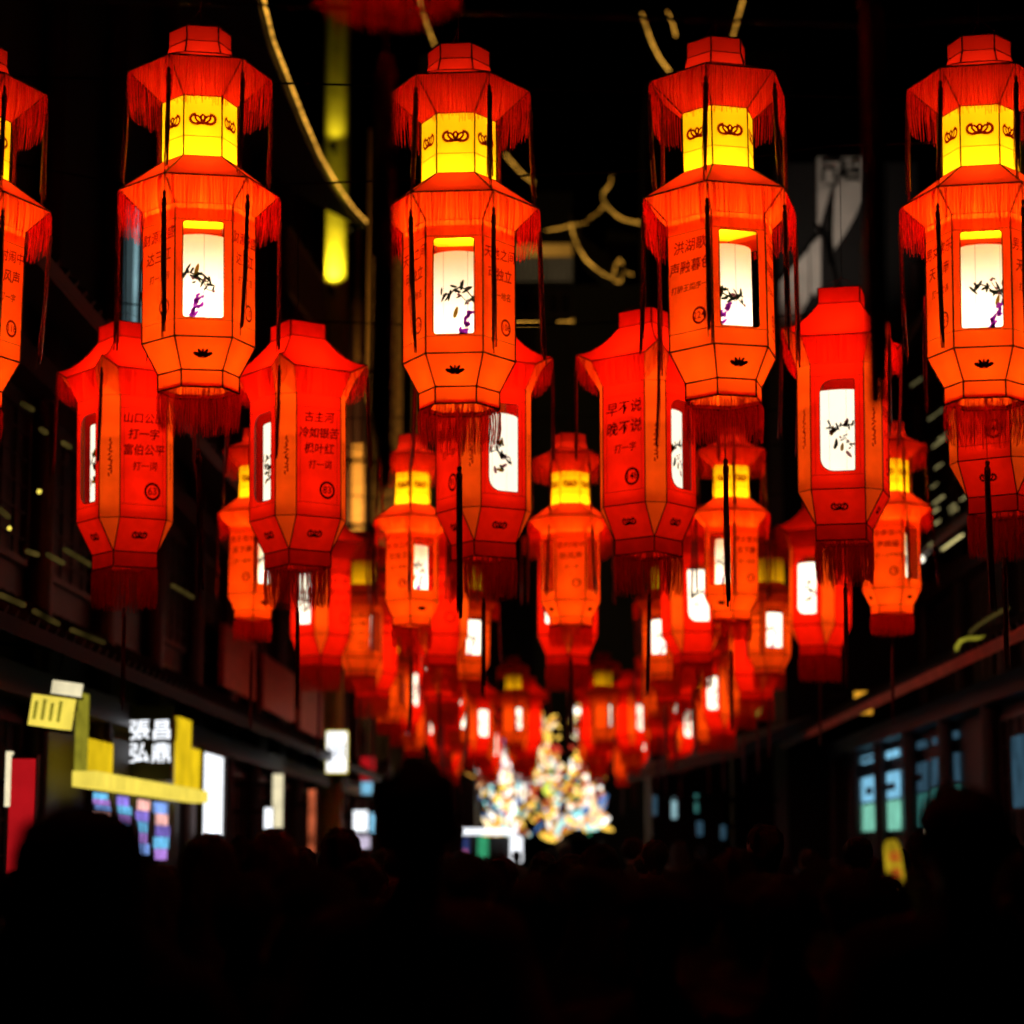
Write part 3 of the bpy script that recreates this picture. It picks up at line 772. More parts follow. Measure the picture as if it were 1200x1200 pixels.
for k in range(6):
    x = xl + (xr - xl) * (k + .5) / 6; w = (xr - xl) / 6 * .8
    mb = MB(); zb, zt = Zy(370, YE), Zy(342, YE)
    mb.box(x - w / 2, x + w / 2, YE - .04, YE - .005, zb, zt); o = mb.obj('window', M['red_timber'], t)
    for s in (-1, 1):
        mb = MB(); mb.box(x + s * w / 4 - w * .2, x + s * w / 4 + w * .2, YE - .06, YE - .045, zb + .08, zt - .08); mb.obj('pane', M['iron'], o)
def flat(pts, Y): return [at(a, b, Y) for a, b in pts]
for pts in ([(570, 379), (634, 379)], [(654, 378), (671, 377)], [(672, 376), (674, 361), (689, 367)]):
    led('light_line', flat(pts, YE - 1), .022, M['gold_led'], None, t)
# upturned roofs whose eaves are outlined in gold light
def lit_roof(label, pts, Y, back=5.0, rise=2.2, dots=None, r=.017, mat='gold_led', wide=1.2):
    t = thing('roofed_pavilion', label, 'building', (0, 0, 0))
    P = flat(pts, Y)
    mb = MB(); n = len(P); B = [p + Vector((0, back, rise)) for p in P]; U = [p + Vector((0, .3, -.25)) for p in P]
    mb.add(P + B + U, [(i, i + 1, n + i + 1, n + i) for i in range(n - 1)] + [(i, 2 * n + i, 2 * n + i + 1, i + 1) for i in range(n - 1)])
    mb.obj('roof', M['tile'], t)
    xs_ = [p.x for p in P]; zl_ = min(p.z for p in P); mb = MB(); mb.box(min(xs_) + .1, max(xs_) + wide, Y + .4, Y + back, 0 if wide else zl_ - 3, zl_ - .1); mb.obj('wall', M['night_wall'], t)
    led('light_line', [p + Vector((0, -.06, .02)) for p in P], r, M[mat], None, t)
    for d in dots or []: led('light_line', flat(d, Y - .1), r * .75, M['gold_led'], None, t)
    return t
lit_roof('dark roof with a long gold eave line curling to a small scroll', [(669, 264), (672, 277), (678, 292), (687, 306), (698, 316), (708, 323), (718, 327)], 76, dots=[[(640, 270), (655, 268), (669, 264)], [(672, 264), (688, 261)],
    [(719, 323), (722, 310), (726, 304), (730, 309)], [(720, 329), (727, 331), (729, 324)], [(731, 318), (741, 322)]])
lit_roof('dark roof whose gold eave tip kinks upward behind the lanterns', [(708, 238), (714, 246), (723, 254), (732, 259), (752, 263), (775, 262)], 84, dots=[[(708, 238), (706, 228), (715, 216), (717, 206)], [(690, 256), (700, 250), (708, 241)]])
lit_roof('dark high roof with a gold eave line between the two middle front lanterns', [(752, 18), (757, 32), (764, 52), (773, 70), (785, 86)], 58, dots=[[(782, 14), (788, 26), (792, 42)]])
lit_roof('dark high roof with a gold eave line above lantern number 224', [(857, 50), (862, 32), (867, 14), (873, -6)], 58)
lit_roof('dark high roof with a gold eave line rising above lantern number 106', [(488, -12), (494, 10), (501, 32), (510, 56)], 64)
lit_roof('dark roof with a faint gold eave line right of lantern number 106', [(592, 182), (602, 194), (612, 205), (626, 216)], 81, r=.02, wide=0)
# the long gold line along the left shophouse's top eave
gold = [onx(a, b, -3.6) for a, b in ((300, -30), (306, 10), (316, 50), (334, 95), (352, 140), (372, 185), (394, 222), (412, 247), (427, 262))]
t = thing('upturned_roof', 'long dark roof edge with a thick gold light line on the left', 'roof', (0, 0, 0))
mb = MB(); n = len(gold); mb.add(gold + [p + Vector((-1.6, 0, .9)) for p in gold] + [p + Vector((-1.6, 0, .75)) for p in gold] + [p + Vector((0, 0, -.12)) for p in gold],
       [(i, i + 1, n + i + 1, n + i) for i in range(n - 1)] + [(2 * n + i, 2 * n + i + 1, 3 * n + i + 1, 3 * n + i) for i in range(n - 1)] + [(i, 3 * n + i, 3 * n + i + 1, i + 1) for i in range(n - 1)]); mb.obj('roof', M['tile'], t)
led('light_line', [p + Vector((.05, 0, .03)) for p in gold], .016, M['gold_led'], None, t)
# faint lines along the left eaves, broken into lengths
gl = 'faint eave light strings on the left shophouse'
for a in ([(0, 697), (28, 709)], [(40, 716), (68, 731)], [(84, 738), (122, 753)], [(56, 650), (74, 660)], [(76, 644), (116, 668)], [(32, 646), (44, 650)], [(202, 686), (226, 700)],
          [(48, 503), (54, 507)], [(74, 519), (82, 524)], [(26, 473), (38, 480)], [(0, 597), (10, 606)]):
    led('light_string', [onx(x, y, -4.02) for x, y in a], .022, M['dim_led'], 'faint yellow light string along the dark eaves of the left shophouse', None, gl)
for (x, y, r_) in ((46, 576, .022), (11, 619, .02), (1079, 655, .06), (942, 203, .035), (955, 712, .025), (810, 711, .05)):
    mb = MB(); c = onx(x, y, -4.1 if x < 600 else 6.1) if x not in (810,) else at(x, y, 70)
    for k in range(1): mb.lathe([(0.001, -r_), (r_ * .7, -r_ * .7), (r_, 0), (r_ * .7, r_ * .7), (.001, r_)], 10)
    o = mb.obj('light_bulb', M['white_led'] if r_ > .04 else M['yellow_light'], None, True); o.location = c
    tag(o, 'small bare light bulb glowing against the dark buildings', 'bulb', 'bare bulbs on the dark facades')
# glinting rafters under the right-hand eave
gr = 'glinting rafter lights under the right eaves'
for (x, y, L, s) in ((1104, 644, 24, 1.5), (1094, 590, 12, .5), (1114, 601, 8, .4), (1126, 586, 8, .4), (1112, 596, 7, .4), (1094, 615, 8, .6), (1092, 571, 6, .4), (1096, 549, 8, .4), (1093, 524, 18, .35), (1100, 515, 22, .3),
                     (1068, 452, 12, .2), (1088, 492, 18, .2), (1094, 600, 6, .6), (1099, 586, 6, .4), (1088, 640, 5, .4), (892, 508, 22, .3), (1122, 560, 12, .15)):
    a = onx(x, y, 6.1); b = onx(x + L, y - L * .72, 6.1)
    led('rafter_light', [a, b], .015, glow('rafter_glint_%d' % x, (.9, .75, .3), s * .8, .3, 3), 'short glinting light strip under the dark right-hand eaves', None, gr)

# ---- ochre columns lit by a lamp at their foot (left, second building)
def lit_column(x0, x1, ytop, ybot, label, power, lamp_y):
    Y = Yx((x0 + x1) / 2, -4.7); c = at((x0 + x1) / 2, 600, Y).x; r_ = (x1 - x0) / 2 * Y / F
    zt, zb = Zy(ytop, Y), Zy(ybot, Y)
    t = thing('ochre_column', label, 'column', (c, Y, 0))
    mb = MB(); mb.lathe([(r_ * 1.02, 0), (r_, zt)], 16)
    mb.lathe([(r_, zt), (r_ * 1.1, zt + .12), (.01, zt + .14)], 16); mb.obj('shaft', M['ochre_paint'], t, True)
    mb = MB(); zl = Zy(lamp_y, Y); mb.box(-.07, .07, -r_ - .57, -r_ - .43, zl - .26, zl - .14); mb.box(-.03, .03, -r_ - .43, -r_ + .01, zl - .24, zl - .18); f = mb.obj('lamp_housing', M['iron'], t)
    l = bpy.data.lights.new('column_spot', 'SPOT'); l.energy = power; l.color = (1, .86, .12); l.spot_size = R(100); l.spot_blend = .6; l.shadow_soft_size = .05
    lo = link('column_spot', l, t, (0, -r_ - .5, zl - .1)); lo.rotation_euler = (R(180 - 20), 0, 0)
    l2 = bpy.data.objects.new('column_spot', l.copy()); l2.data.energy = power * .10; C.objects.link(l2); l2.parent = t; z2 = Zy(172, Y); l2.location = (0, -r_ - .5, z2 - .1); l2.rotation_euler = (R(160), 0, 0)
    mb = MB(); mb.box(-.07, .07, -r_ - .57, -r_ - .43, z2 - .26, z2 - .14); mb.box(-.03, .03, -r_ - .43, -r_ + .01, z2 - .24, z2 - .18); mb.obj('lamp_housing', M['iron'], t)
    return t
lit_column(374, 405, -20, 1000, 'ochre column lit yellow from below between the left lanterns', 330, 338)
led('light_line', [at(*q, 50) for q in ((374, 262), (386, 264), (398, 267), (412, 270))], .035, M['dim_led'], 'beaded light line across the head of the ochre column')
# timber screen and railing between the columns, lit warm
t = thing('gallery_screen', 'slanting timber gallery panels with pale rails beside the ochre column', 'screen', (0, 0, 0))
M['warm_timber'] = solid('warm_timber', (.30, .15, .04), .6, 0, .3, 4, .2, (1, 1, 5))
for k, (xa, ya, xb, yb) in enumerate(((336, 268, 357, 300), (357, 300, 378, 334))):
    a, b = onx(xa, ya, -4.5), onx(xb, yb, -4.5)
    mb = MB(); d = Vector((0, 0, -1.1)); o = Vector((.05, 0, 0)); P = [a, b, b + d, a + d]
    mb.add(P + [q + o for q in P], ((0, 1, 2, 3), (4, 7, 6, 5), (0, 4, 5, 1), (2, 6, 7, 3), (1, 5, 6, 2), (0, 3, 7, 4))); mb.obj('panel', M['warm_timber'], t)
    mb = MB(); mb.tube([a + o, b + o], .035, 6); mb.tube([a + d + o * 1.2, b + d + o * 1.2], .03, 6); mb.obj('rail', M['ochre_paint'], t)
for (x0, x1, ya, yb, mt) in ((414, 419, 268, 420, 'warm_timber'), (428, 434, 150, 470, 'warm_timber'), (483, 488, 320, 520, 'ochre_paint'), (412, 426, 520, 640, 'warm_timber'), (436, 470, 300, 640, 'warm_timber')):
    Y = Yx((x0 + x1) / 2, -4.55); X0, X1 = at(x0, 600, Y).x, at(x1, 600, Y).x; za, zb = Zy(ya, Y), Zy(yb, Y)
    mb = MB(); mb.box(X0, X1, Y, Y + .15, zb, za)
    o = mb.obj('timber_post', M[mt]); tag(o, {436: 'broad carved timber screen lit warm behind lantern number 106', 483: 'pale yellow post standing beside lantern number 106', 412: 'low warm timber post left of the second orange row', 414: 'thin orange timber strip right of the ochre column', 428: 'tall thin timber strip behind the long dark tassel'}[x0], 'post')
    if x0 == 436:
        mb = MB()
        for k in range(16):
            z = zb + (za - zb) * k / 16; h = (za - zb) / 16
            mb.add([(X0 + .03, Y - .03, z), (X0 + .1, Y - .03, z), (X1 - .03, Y - .03, z + h * .8), (X1 - .1, Y - .03, z + h * .8)], ((0, 1, 2, 3),))
            mb.add([(X1 - .03, Y - .04, z), (X1 - .1, Y - .04, z), (X0 + .03, Y - .04, z + h * .8), (X0 + .1, Y - .04, z + h * .8)], ((0, 1, 2, 3),))
        mb.obj('lattice', M['timber'], o)
l = bpy.data.lights.new('added_gallery_spot', 'SPOT'); l.energy = 2600; l.color = (1, .62, .16); l.spot_size = R(95); l.spot_blend = .8; l.shadow_soft_size = .1  # added lamp with no visible source, brightens the timber gallery
f = thing('added_flood_lamp', 'small black flood lamp on an arm added to brighten the timber gallery', 'lamp', (-3.6, 50.0, 8.6))
mb = MB(); mb.box(-.12, .12, -.08, .08, -.1, .1); mb.obj('housing', M['iron'], f); mb = MB(); mb.tube([(-1.2, 0, -.05), (-.1, 0, 0)], .03, 6); mb.obj('arm', M['iron'], f)
lo = link('added_gallery_spot', l, f, (0, .12, .05)); lo.rotation_euler = (R(108), 0, R(16))
# iron brackets with scrolls
for (px, py) in ((412, 430), (412, 536), (410, 612)):
    Y = 47.0; a = Vector((-5.0, Y, Zy(py, Y))); b = Vector((at(448, 600, Y).x, Y, Zy(py + 4, Y)))
    t = thing('iron_bracket', 'black iron scroll bracket reaching from the left facade', 'bracket', a, 0, 'iron brackets on the left facade')
    mb = MB(); mb.tube([(0, 0, 0), b - a], .045, 6); mb.obj('arm', M['iron'], t)
    mb = MB(); c = (b - a) * .86 + Vector((0, 0, -.25)); mb.tube([c + Vector((math.cos(q) * .22 * (1 - q / 14), 0, math.sin(q) * .22 * (1 - q / 14))) for q in [k * .5 for k in range(22)]], .02, 5); mb.obj('scroll', M['iron'], t)
    mb = MB(); mb.tube([(0, 0, -.9), (b - a) * .6], .03, 5); mb.obj('stay', M['iron'], t)

# ---- pale gable wall on the right with a fret band, bent cables in front
t = thing('gable_wall', 'pale plaster gable wall with dark fret band above the red square lantern', 'wall', (0, 0, 0))
YG = 44.0; G = lambda x, y: at(x, y, YG)
def slab(mb, pts, th=.25):
    P = [G(*q) for q in pts]; B = [p + Vector((0, th, 0)) for p in P]; n = len(P)
    mb.add(P + B, [tuple(range(n))[::-1], tuple(range(n, 2 * n))] + [(i, (i + 1) % n, n + (i + 1) % n, n + i) for i in range(n)])
for pts in ([(958, 222), (976, 212), (962, 262), (958, 268)], [(978, 214), (1012, 214), (1011, 236), (994, 268), (978, 292), (973, 262)], [(949, 288), (962, 276), (962, 342), (950, 344)], [(914, 330), (948, 292), (948, 350), (936, 372), (914, 388)]):
    mb = MB(); slab(mb, pts); mb.obj('plaster_panel', M['plaster'], t)
mb = MB(); mb.box(G(914, 300).x, 7.2, YG + .27, YG + 3, 0, G(1000, 186).z); mb.obj('wall_core', M['night_wall'], t)
mb = MB(); slab(mb, [(958, 184), (1013, 184), (1012, 212), (958, 220)], .2); mb.obj('fret_ground', M['plaster'], t)
for k, pts in enumerate(([(962, 190), (985, 188), (985, 206)], [(990, 189), (990, 210), (1008, 210)], [(1008, 190), (998, 190), (998, 202), (1008, 202)], [(964, 214), (964, 198), (978, 198), (978, 210)])):
    mb = MB(); mb.tube([G(*q) + Vector((0, -.04, 0)) for q in pts], .04, 4); mb.obj('fret', M['iron'], t)
l = bpy.data.lights.new('added_gable_spot', 'SPOT'); l.energy = 260; l.color = (1, .82, .66); l.spot_size = R(60); l.spot_blend = .9; l.shadow_soft_size = .2  # lamp added to lift the pale gable out of the dark, source unseen
f = thing('added_flood_lamp', 'small black flood lamp added to brighten the pale gable wall', 'lamp', G(950, 420) + Vector((0, -3.5, 0)))
mb = MB(); mb.box(-.12, .12, -.1, .1, -.1, .1); mb.obj('housing', M['iron'], f); mb = MB(); mb.tube([(0, 0, -.05), (2.6, .6, -.6)], .03, 6); mb.obj('arm', M['iron'], f)
lo = link('added_gable_spot', l, f, (0, .1, .12)); d = (G(975, 270) - (G(950, 420) + Vector((0, -3.5, 0)))); lo.rotation_euler = d.to_track_quat('-Z', 'Y').to_euler()
for pts in ([(1008, 196), (985, 205), (976, 220), (974, 260), (974, 300), (982, 335), (992, 345)], [(955, 262), (966, 272), (971, 290), (974, 310)]):
    led('power_cable', [at(a, b, 40) for a, b in pts], .035, M['iron'], None); o = bpy.data.objects[-1] if False else C.objects[-1]
    tag(o, 'bent black cable hanging in front of the pale gable wall', 'cable', 'bent cables before the gable wall')

# ------------------------------------------------------------------ shops on the left
def shop_face(Xp, px0, px1, pyt, pyb, off=.02):
    """rectangle on the facade plane from its picture columns and the rows at its middle"""
    ya, yb = Yx(px0, Xp), Yx(px1, Xp); y0, y1 = min(ya, yb), max(ya, yb); ym = at(0, 0, 1).y and (2 / (1 / y0 + 1 / y1))
    return y0, y1, Zy(pyb, ym), Zy(pyt, ym)
def facade_box(name, mat, Xp, px0, px1, pyt, pyb, parent=None, d=.05):
    y0, y1, z0, z1 = shop_face(Xp, px0, px1, pyt, pyb); out = 1 if Xp < 0 else -1
    mb = MB(); x0, x1 = sorted((Xp, Xp + out * d)); mb.box(x0, x1, y0, y1, z0, z1); return mb.obj(name, mat, parent)
XL = -4.72
t = thing('yellow_shopfront', 'shopfront with yellow wall panels painted as lit and a bright yellow light bar', 'shopfront', (0, 0, 0))
facade_box('painted_lit_panel', M['yellow_panel_emission'], XL, 95, 124, 868, 908, t); facade_box('painted_lit_panel', M['yellow_panel_emission'], XL, 202, 217, 842, 930, t)  # lamplight on these wall panels is put in as emission
facade_box('painted_lit_panel', M['yellow_panel_emission'], XL, 218, 230, 878, 932, t); facade_box('painted_lit_panel', M['olive_light'], XL, 84, 94, 812, 906, t)
facade_box('dark_panel', M['timber'], XL, 125, 153, 868, 912, t, .03)
ya, yb = Yx(93, XL + .15), Yx(231, XL + .15); zz = Zy(923, (ya + yb) / 2)
mb = MB(); mb.box(XL + .06, XL + .28, ya, yb, zz - .09, zz + .06); mb.obj('light_bar', M['yellow_light'], t)
scr = [(.28, .2, .75), (.9, .45, .4), (.2, .35, .8), (.5, .25, .8), (.15, .5, .8)]
for k, (a, b, yt, yb2) in enumerate(((106, 129, 929, 968), (134, 154, 933, 990), (157, 175, 937, 1002), (178, 199, 940, 1008))):
    o = facade_box('poster', M['print_dark'], XL, a, b, yt, yb2, None, .06)
    tag(o, ('lit poster in blue and orange under the yellow light bar', 'tall lit poster in grey blue under the yellow light bar', 'tall lit poster with pale blue foot under the yellow bar', 'tallest lit poster in violet and blue under the yellow bar')[k], 'poster', 'lit posters under the yellow bar')
    ym = (Yx(a, XL) + Yx(b, XL)) / 2
    for j in range(5):
        fa, fb = rr.uniform(.03, .2), rr.uniform(.75, .97); z0 = yb2 - (yb2 - yt) * (j * .2 + .005); z1 = yb2 - (yb2 - yt) * (j * .2 + .195)
        facade_box('print', glow('poster_print_%d_%d' % (k, j), scr[(k + j) % 5], rr.uniform(.6, 1.3), .6, 6), XL + .062, a + (b - a) * fa, a + (b - a) * fb, z1, z0, o, .004)
def blade_sign(label, px0, px1, pyt, pyb, Y, face, lines=None, ink='print_dark', frame='sign_black', size=None, name='blade_sign', th=.12, cat='sign'):
    """light box sticking out from the facade, facing along the street"""
    x0, x1 = at(px0, 800, Y).x, at(px1, 800, Y).x; z0, z1 = Zy(pyb, Y), Zy(pyt, Y); w, h = x1 - x0, z1 - z0
    t = thing(name, label, cat, ((x0 + x1) / 2, Y, z0))
    mb = MB(); mb.box(-w / 2, w / 2, 0, th, 0, h); mb.obj('case', M[frame], t)
    mb = MB(); mb.box(-w * .46, w * .46, -.012, -.003, h * .03, h * .97); mb.obj('face', M[face] if isinstance(face, str) else face, t)
    if lines:
        mb = MB()
        n = max(len(s) for s in lines); sz = size or min(w / len(lines) * .9, h / n * .95)
        for i, s in enumerate(lines):
            for j, ch in enumerate(s):
                put_text(mb, ch, sz, lambda u, v: Vector((u, -.016, v)), (i - (len(lines) - 1) / 2) * -sz * 1.05, h / 2 + ((len(s) - 1) / 2 - j) * sz * 1.08)
        mb.obj('lettering', M[ink], t)
    out = -1 if (px0 + px1) / 2 < VPX else 1
    mb = MB(); mb.tube([(out * w / 2, .06, h * .8), (out * (5.0 - abs((x0 + x1) / 2)), .06, h * .8)], .03, 5); mb.obj('arm', M['iron'], t)
    return t
blade_sign('black hanging sign with large white characters over the yellow shopfront', 153, 203, 826, 914, 25.5, 'sign_black', ['昌鼎', '張弘'], 'white_light', size=.235)
t = thing('wall_lamp', 'tilted yellow box lamp with a small white top box above the red banner', 'lamp', at(60, 853, 19.4))
def lampbox(t, w, h):
    mb = MB(); mb.box(-w * .55, w * .45, -.1, .1, 0, h * .66); mb.obj('shade', M['yellow_light'], t)
    mb = MB(); mb.box(-w * .05, w * .62, -.08, .08, h * .72, h * 1.0); mb.obj('cap', M['cream_light'], t)
    mb = MB(); mb.box(-w * .6, w * .5, -.12, .12, -.03, -.002); mb.box(-w * .1, w * .66, -.10, .10, h * .665, h * .715)
    mb.tube([(0, 0, h), (0, 0, h + .25)], .015, 5); mb.tube([(0, 0, h + .25), (-.75, .0, h + .25)], .02, 5); mb.obj('bracket', M['iron'], t)
    for k in range(4):
        mb = MB(); x = -w * .42 + k * w * .24; mb.box(x, x + w * .08, -.112, -.102, h * .14, h * (.52 + .06 * (k % 2))); mb.obj('lettering', M['olive_light'], t)
    t.rotation_euler = (0, R(8), R(-14))
lampbox(t, .31, .40)
blade_sign('tall red lit banner with a white edge beside the shop door', 14, 46, 884, 1046, 18.6, 'red_light', None, name='red_banner', cat='banner')
mb = MB(); x0, x1 = at(7, 900, 18.6).x, at(13.5, 900, 18.6).x; mb.box(x0, x1, 18.58, 18.66, Zy(945, 18.6), Zy(880, 18.6)); tag(mb.obj('light_strip', M['cream_light']), 'short white light strip along the edge of the red banner', 'light strip')
o = facade_box('lit_doorway', M['white_light'], XL, 229, 256, 884, 978); tag(o, 'blank glaring white shop doorway past the yellow shopfront', 'doorway')
mb = MB(); y0, y1, z0, z1 = shop_face(XL, 229, 256, 884, 978)
for y in (y0, y1): mb.box(XL, XL + .09, y - .04, y + .04, 0, z1 + .05)
mb.box(XL, XL + .09, y0 + .04, y1 - .04, z1, z1 + .08); mb.obj('frame', M['timber'], o)
blade_sign('narrow cream light box beyond the white doorway', 321, 334, 905, 972, 36, 'cream_light')
blade_sign('low white light box joined to the narrow cream one', 312, 322, 946, 972, 35.6, 'white_light')
blade_sign('thin vertical strip sign in orange, red and white', 363, 372, 922, 1024, 40, glow('strip_sign', (.8, .16, .06), .5, .9, 2.5))
blade_sign('square cream light box with dark bars and yellow border', 383, 408, 856, 906, 41, 'white_light', ['川'], frame='yellow_light')
blade_sign('dark red blank sign among the far left shops', 423, 441, 886, 915, 52, 'red_light')
blade_sign('small pale blue sign under the dark red one', 424, 438, 916, 931, 52, 'pane_blue')
blade_sign('bright white screen among the far left shops', 415, 433, 949, 975, 50, 'white_light'); blade_sign('narrow blue screen beside the bright white one', 434, 442, 952, 976, 50.4, 'pane_blue')
blade_sign('lower pale lilac screen among the far left shops', 415, 436, 979, 1000, 50.2, glow('lilac', (.75, .65, .85), .8))
o = facade_box('lit_window', M['cool_window'], -4.9, 140, 166, 250, 392); tag(o, 'tall cool white lit window in the left shophouse behind lantern number 10', 'window')
y0, y1, z0, z1 = shop_face(-4.9, 140, 166, 250, 392)
for k in range(3):
    mb = MB(); y = y0 + (y1 - y0) * k / 2; mb.box(-4.845, -4.80, y - .05, y + .05, z0, z1); mb.obj('mullion', M['timber'], o)
for k in range(5):
    mb = MB(); z = z0 + (z1 - z0) * k / 4; mb.box(-4.84, -4.81, y0, y1, z - .04, z + .04); mb.obj('mullion', M['timber'], o)
# warm red panels of the facade under the lanterns (left) reflect the lantern light
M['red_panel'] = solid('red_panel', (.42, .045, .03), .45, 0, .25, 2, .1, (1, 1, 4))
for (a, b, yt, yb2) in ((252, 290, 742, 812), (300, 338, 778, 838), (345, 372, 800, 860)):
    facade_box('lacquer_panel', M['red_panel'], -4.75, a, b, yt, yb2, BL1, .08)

# ------------------------------------------------------------------ shop windows on the right
XR = 5.38
mats = [['pane_blue', 'pane_green'], ['pane_blue', 'pane_green'], ['pane_dim', 'pane_teal'], ['pane_dim', 'pane_teal']]
t = thing('shop_window', 'bank of four teal and blue lit window bays under the red eave', 'window', (0, 0, 0))
for k, (a, b, y1_, y2_, y3_) in enumerate(((1012, 1028, 911, 942, 974), (1033, 1057, 906, 938, 973), (1063, 1090, 896, 931, 969), (1097, 1128, 886, 922, 966))):
    o = facade_box('pane', M[mats[k][0]], XR, a, b, y1_, y2_ - 2, t, .04); facade_box('pane', M[mats[k][1]], XR, a, b, y2_ + 1, y3_, t, .04)
    facade_box('print', M['print_dark'], XR - .045, a + (b - a) * .3, a + (b - a) * .75, y1_ + 12, y1_ + 20, o, .01)
    facade_box('transom_pane', M['pane_blue' if k < 2 else 'pane_dim'], XR, a + 2, b, y1_ - 25, y1_ - 17, t, .04)
o = facade_box('lit_window', M['pane_dim'], XR, 1194, 1230, 860, 945); tag(o, 'single teal lit window nearest along the right shophouse', 'window')
t = thing('hand_lantern', 'slim yellow paper hand lantern carried on a stick above the crowd', 'lantern', at(1054, 1064, 7.0))
mb = MB(); hh = .205; mb.lathe([(.004, 0), (.020, .012), (.027, .05), (.026, .12), (.024, .18), (.016, .2), (.004, hh)], 10); sh = mb.obj('shade', glow('hand_lantern_paper', (.85, .56, .02), .55, .5, 14, (1, 1, .5)), t, True)
mb = MB(); put_text(mb, '福', .036, lambda u, v: Vector((u, -.030, v)), 0, .15); put_text(mb, '喜', .036, lambda u, v: Vector((u, -.030, v)), 0, .10); mb.obj('lettering', M['red_light'], sh)
mb = MB(); mb.tube([(0, 0, hh + .004), (0, 0, hh - .002)], .012, 8); mb.tube([(0, 0, .004), (.02, .03, -.45)], .005, 6); mb.obj('stick', M['timber'], t); t.rotation_euler = (0, R(-6), 0)
blade_sign('small cream shop light below the teal windows', 1080, 1089, 970, 983, 30, 'cream_light', name='shop_light', cat='lamp'); blade_sign('small white shop light beyond the nearest teal window', 1181, 1187, 958, 972, 28, 'white_light', name='shop_light', cat='lamp')
t = thing('neon_scroll', 'yellow neon scroll standing on the red eave board', 'neon', (0, 0, 0)); YN = 25.0
pts = [(1172, 748), (1150, 748), (1134, 748), (1126, 751), (1121, 758), (1122, 766), (1128, 772), (1134, 771)]
mb = MB(); mb.tube(flat(pts, YN), .026, 6); mb.obj('tube', M['olive_light'], t); mb = MB(); mb.tube([at(1140, 764, YN), at(1141, 770, YN)], .035, 6); mb.obj('tube', M['olive_light'], t)
mb = MB(); mb.tube([at(1128, 772, YN), at(1128, 800, YN)], .02, 5); mb.tube([at(1165, 748, YN), at(1165, 790, YN)], .02, 5); mb.obj('stand', M['iron'], t)
led('light_string', flat([(1136, 742), (1146, 733), (1160, 724), (1172, 717), (1182, 712)], YN), .022, M['dim_led'], 'curved faint light string above the neon scroll')
blade_sign('small red and yellow striped lit sign beyond the red eave', 1000, 1022, 810, 838, 42, glow('striped', (1, .45, .03), .8, .6, 6)); blade_sign('yellow lit sign at the foot of the far right lanterns', 880, 892, 806, 840, 48, 'yellow_light'); blade_sign('low yellow lit sign under the far right lanterns', 844, 862, 846, 858, 50, 'yellow_panel_emission')
for i, (a, b, yt, yb2, m_) in enumerate(((763, 769, 932, 956, 'pane_dim'), (785, 792, 934, 960, 'cool_window'), (812, 817, 930, 953, 'pane_teal'), (814, 822, 962, 980, 'pane_dim'), (842, 848, 966, 984, 'pane_dim'), (935, 941, 936, 944, 'cream_light'), (960, 968, 1008, 1022, 'olive_light'), (890, 898, 984, 1000, 'red_light'))):
    blade_sign(('slim blue lit sign among the far right shops', 'slim white lit sign among the far right shops', 'slim green lit sign among the far right shops', 'dim slate sign under the slim green one', 'dim slate sign farther right than the slim green one', 'tiny warm lamp on the right shophouse wall', 'dull olive sign low on the right shophouse', 'dull red sign low among the far right shops')[i], a, b, yt, yb2, 46 + i, m_)
# awning at the far right
t = thing('shop_awning', 'grey sloping shop awning at the far right end of the street', 'awning', (0, 0, 0))
M['awning'] = solid('awning', (.025, .022, .022), .8)
P = [at(735, 905, 58), at(872, 872, 40), at(872, 886, 40), at(735, 918, 58)]
mb = MB(); mb.add(P + [q + Vector((1.2, 0, .5)) for q in P], ((0, 1, 2, 3), (4, 7, 6, 5), (0, 4, 5, 1), (3, 2, 6, 7), (0, 3, 7, 4), (1, 5, 6, 2))); mb.obj('canopy', M['awning'], t)

# ------------------------------------------------------------------ festive glowing figures at the end of the street
YD = 66.0
def D(x, y, o=0.0): return at(x, y, YD + o)
GC = {'gold': ((1, .60, .08), 1.7), 'white': ((1, .93, .82), 2.1), 'cyan': ((.35, .85, .85), 1.6), 'blue': ((.15, .35, .8), .8), 'red': ((.75, .06, .03), .9), 'amber': ((.9, .40, .06), .95), 'green': ((.05, .45, .2), .7), 'pink': ((.8, .15, .35), .8), 'cream': ((1, .78, .42), 1.9), 'navy': ((.06, .10, .35), .5), 'peach': ((.95, .45, .2), 1.3), 'lime': ((.75, .85, .1), 1.1)}
GM = {k: glow('figure_' + k, c, s, .3, 1.5) for k, (c, s) in GC.items()}
def petal(mb, x, y, L, w, ang, o=0.0, th=.12):
    """a puffed petal or feather, x y in picture units at the figure's depth"""
    n = 9; c = []
    for k in range(n):
        s = k / (n - 1); hw = w * math.sin(PI * min(1, s * .9 + .1)) ** .7
        cx, cy = x + L * s * math.cos(ang), y - L * s * math.sin(ang); nx, ny = math.sin(ang) * hw, math.cos(ang) * hw
        c.append((D(cx - nx, cy - ny, o), D(cx, cy, o - th), D(cx + nx, cy + ny, o), D(cx, cy, o + th)))
    b = len(mb.v)
    for q in c: mb.v += [tuple(p) for p in q]
    for k in range(n - 1):
        for j in range(4):
            mb.f.append((b + k * 4 + j, b + k * 4 + (j + 1) % 4, b + (k + 1) * 4 + (j + 1) % 4, b + (k + 1) * 4 + j)); mb.m.append(0)
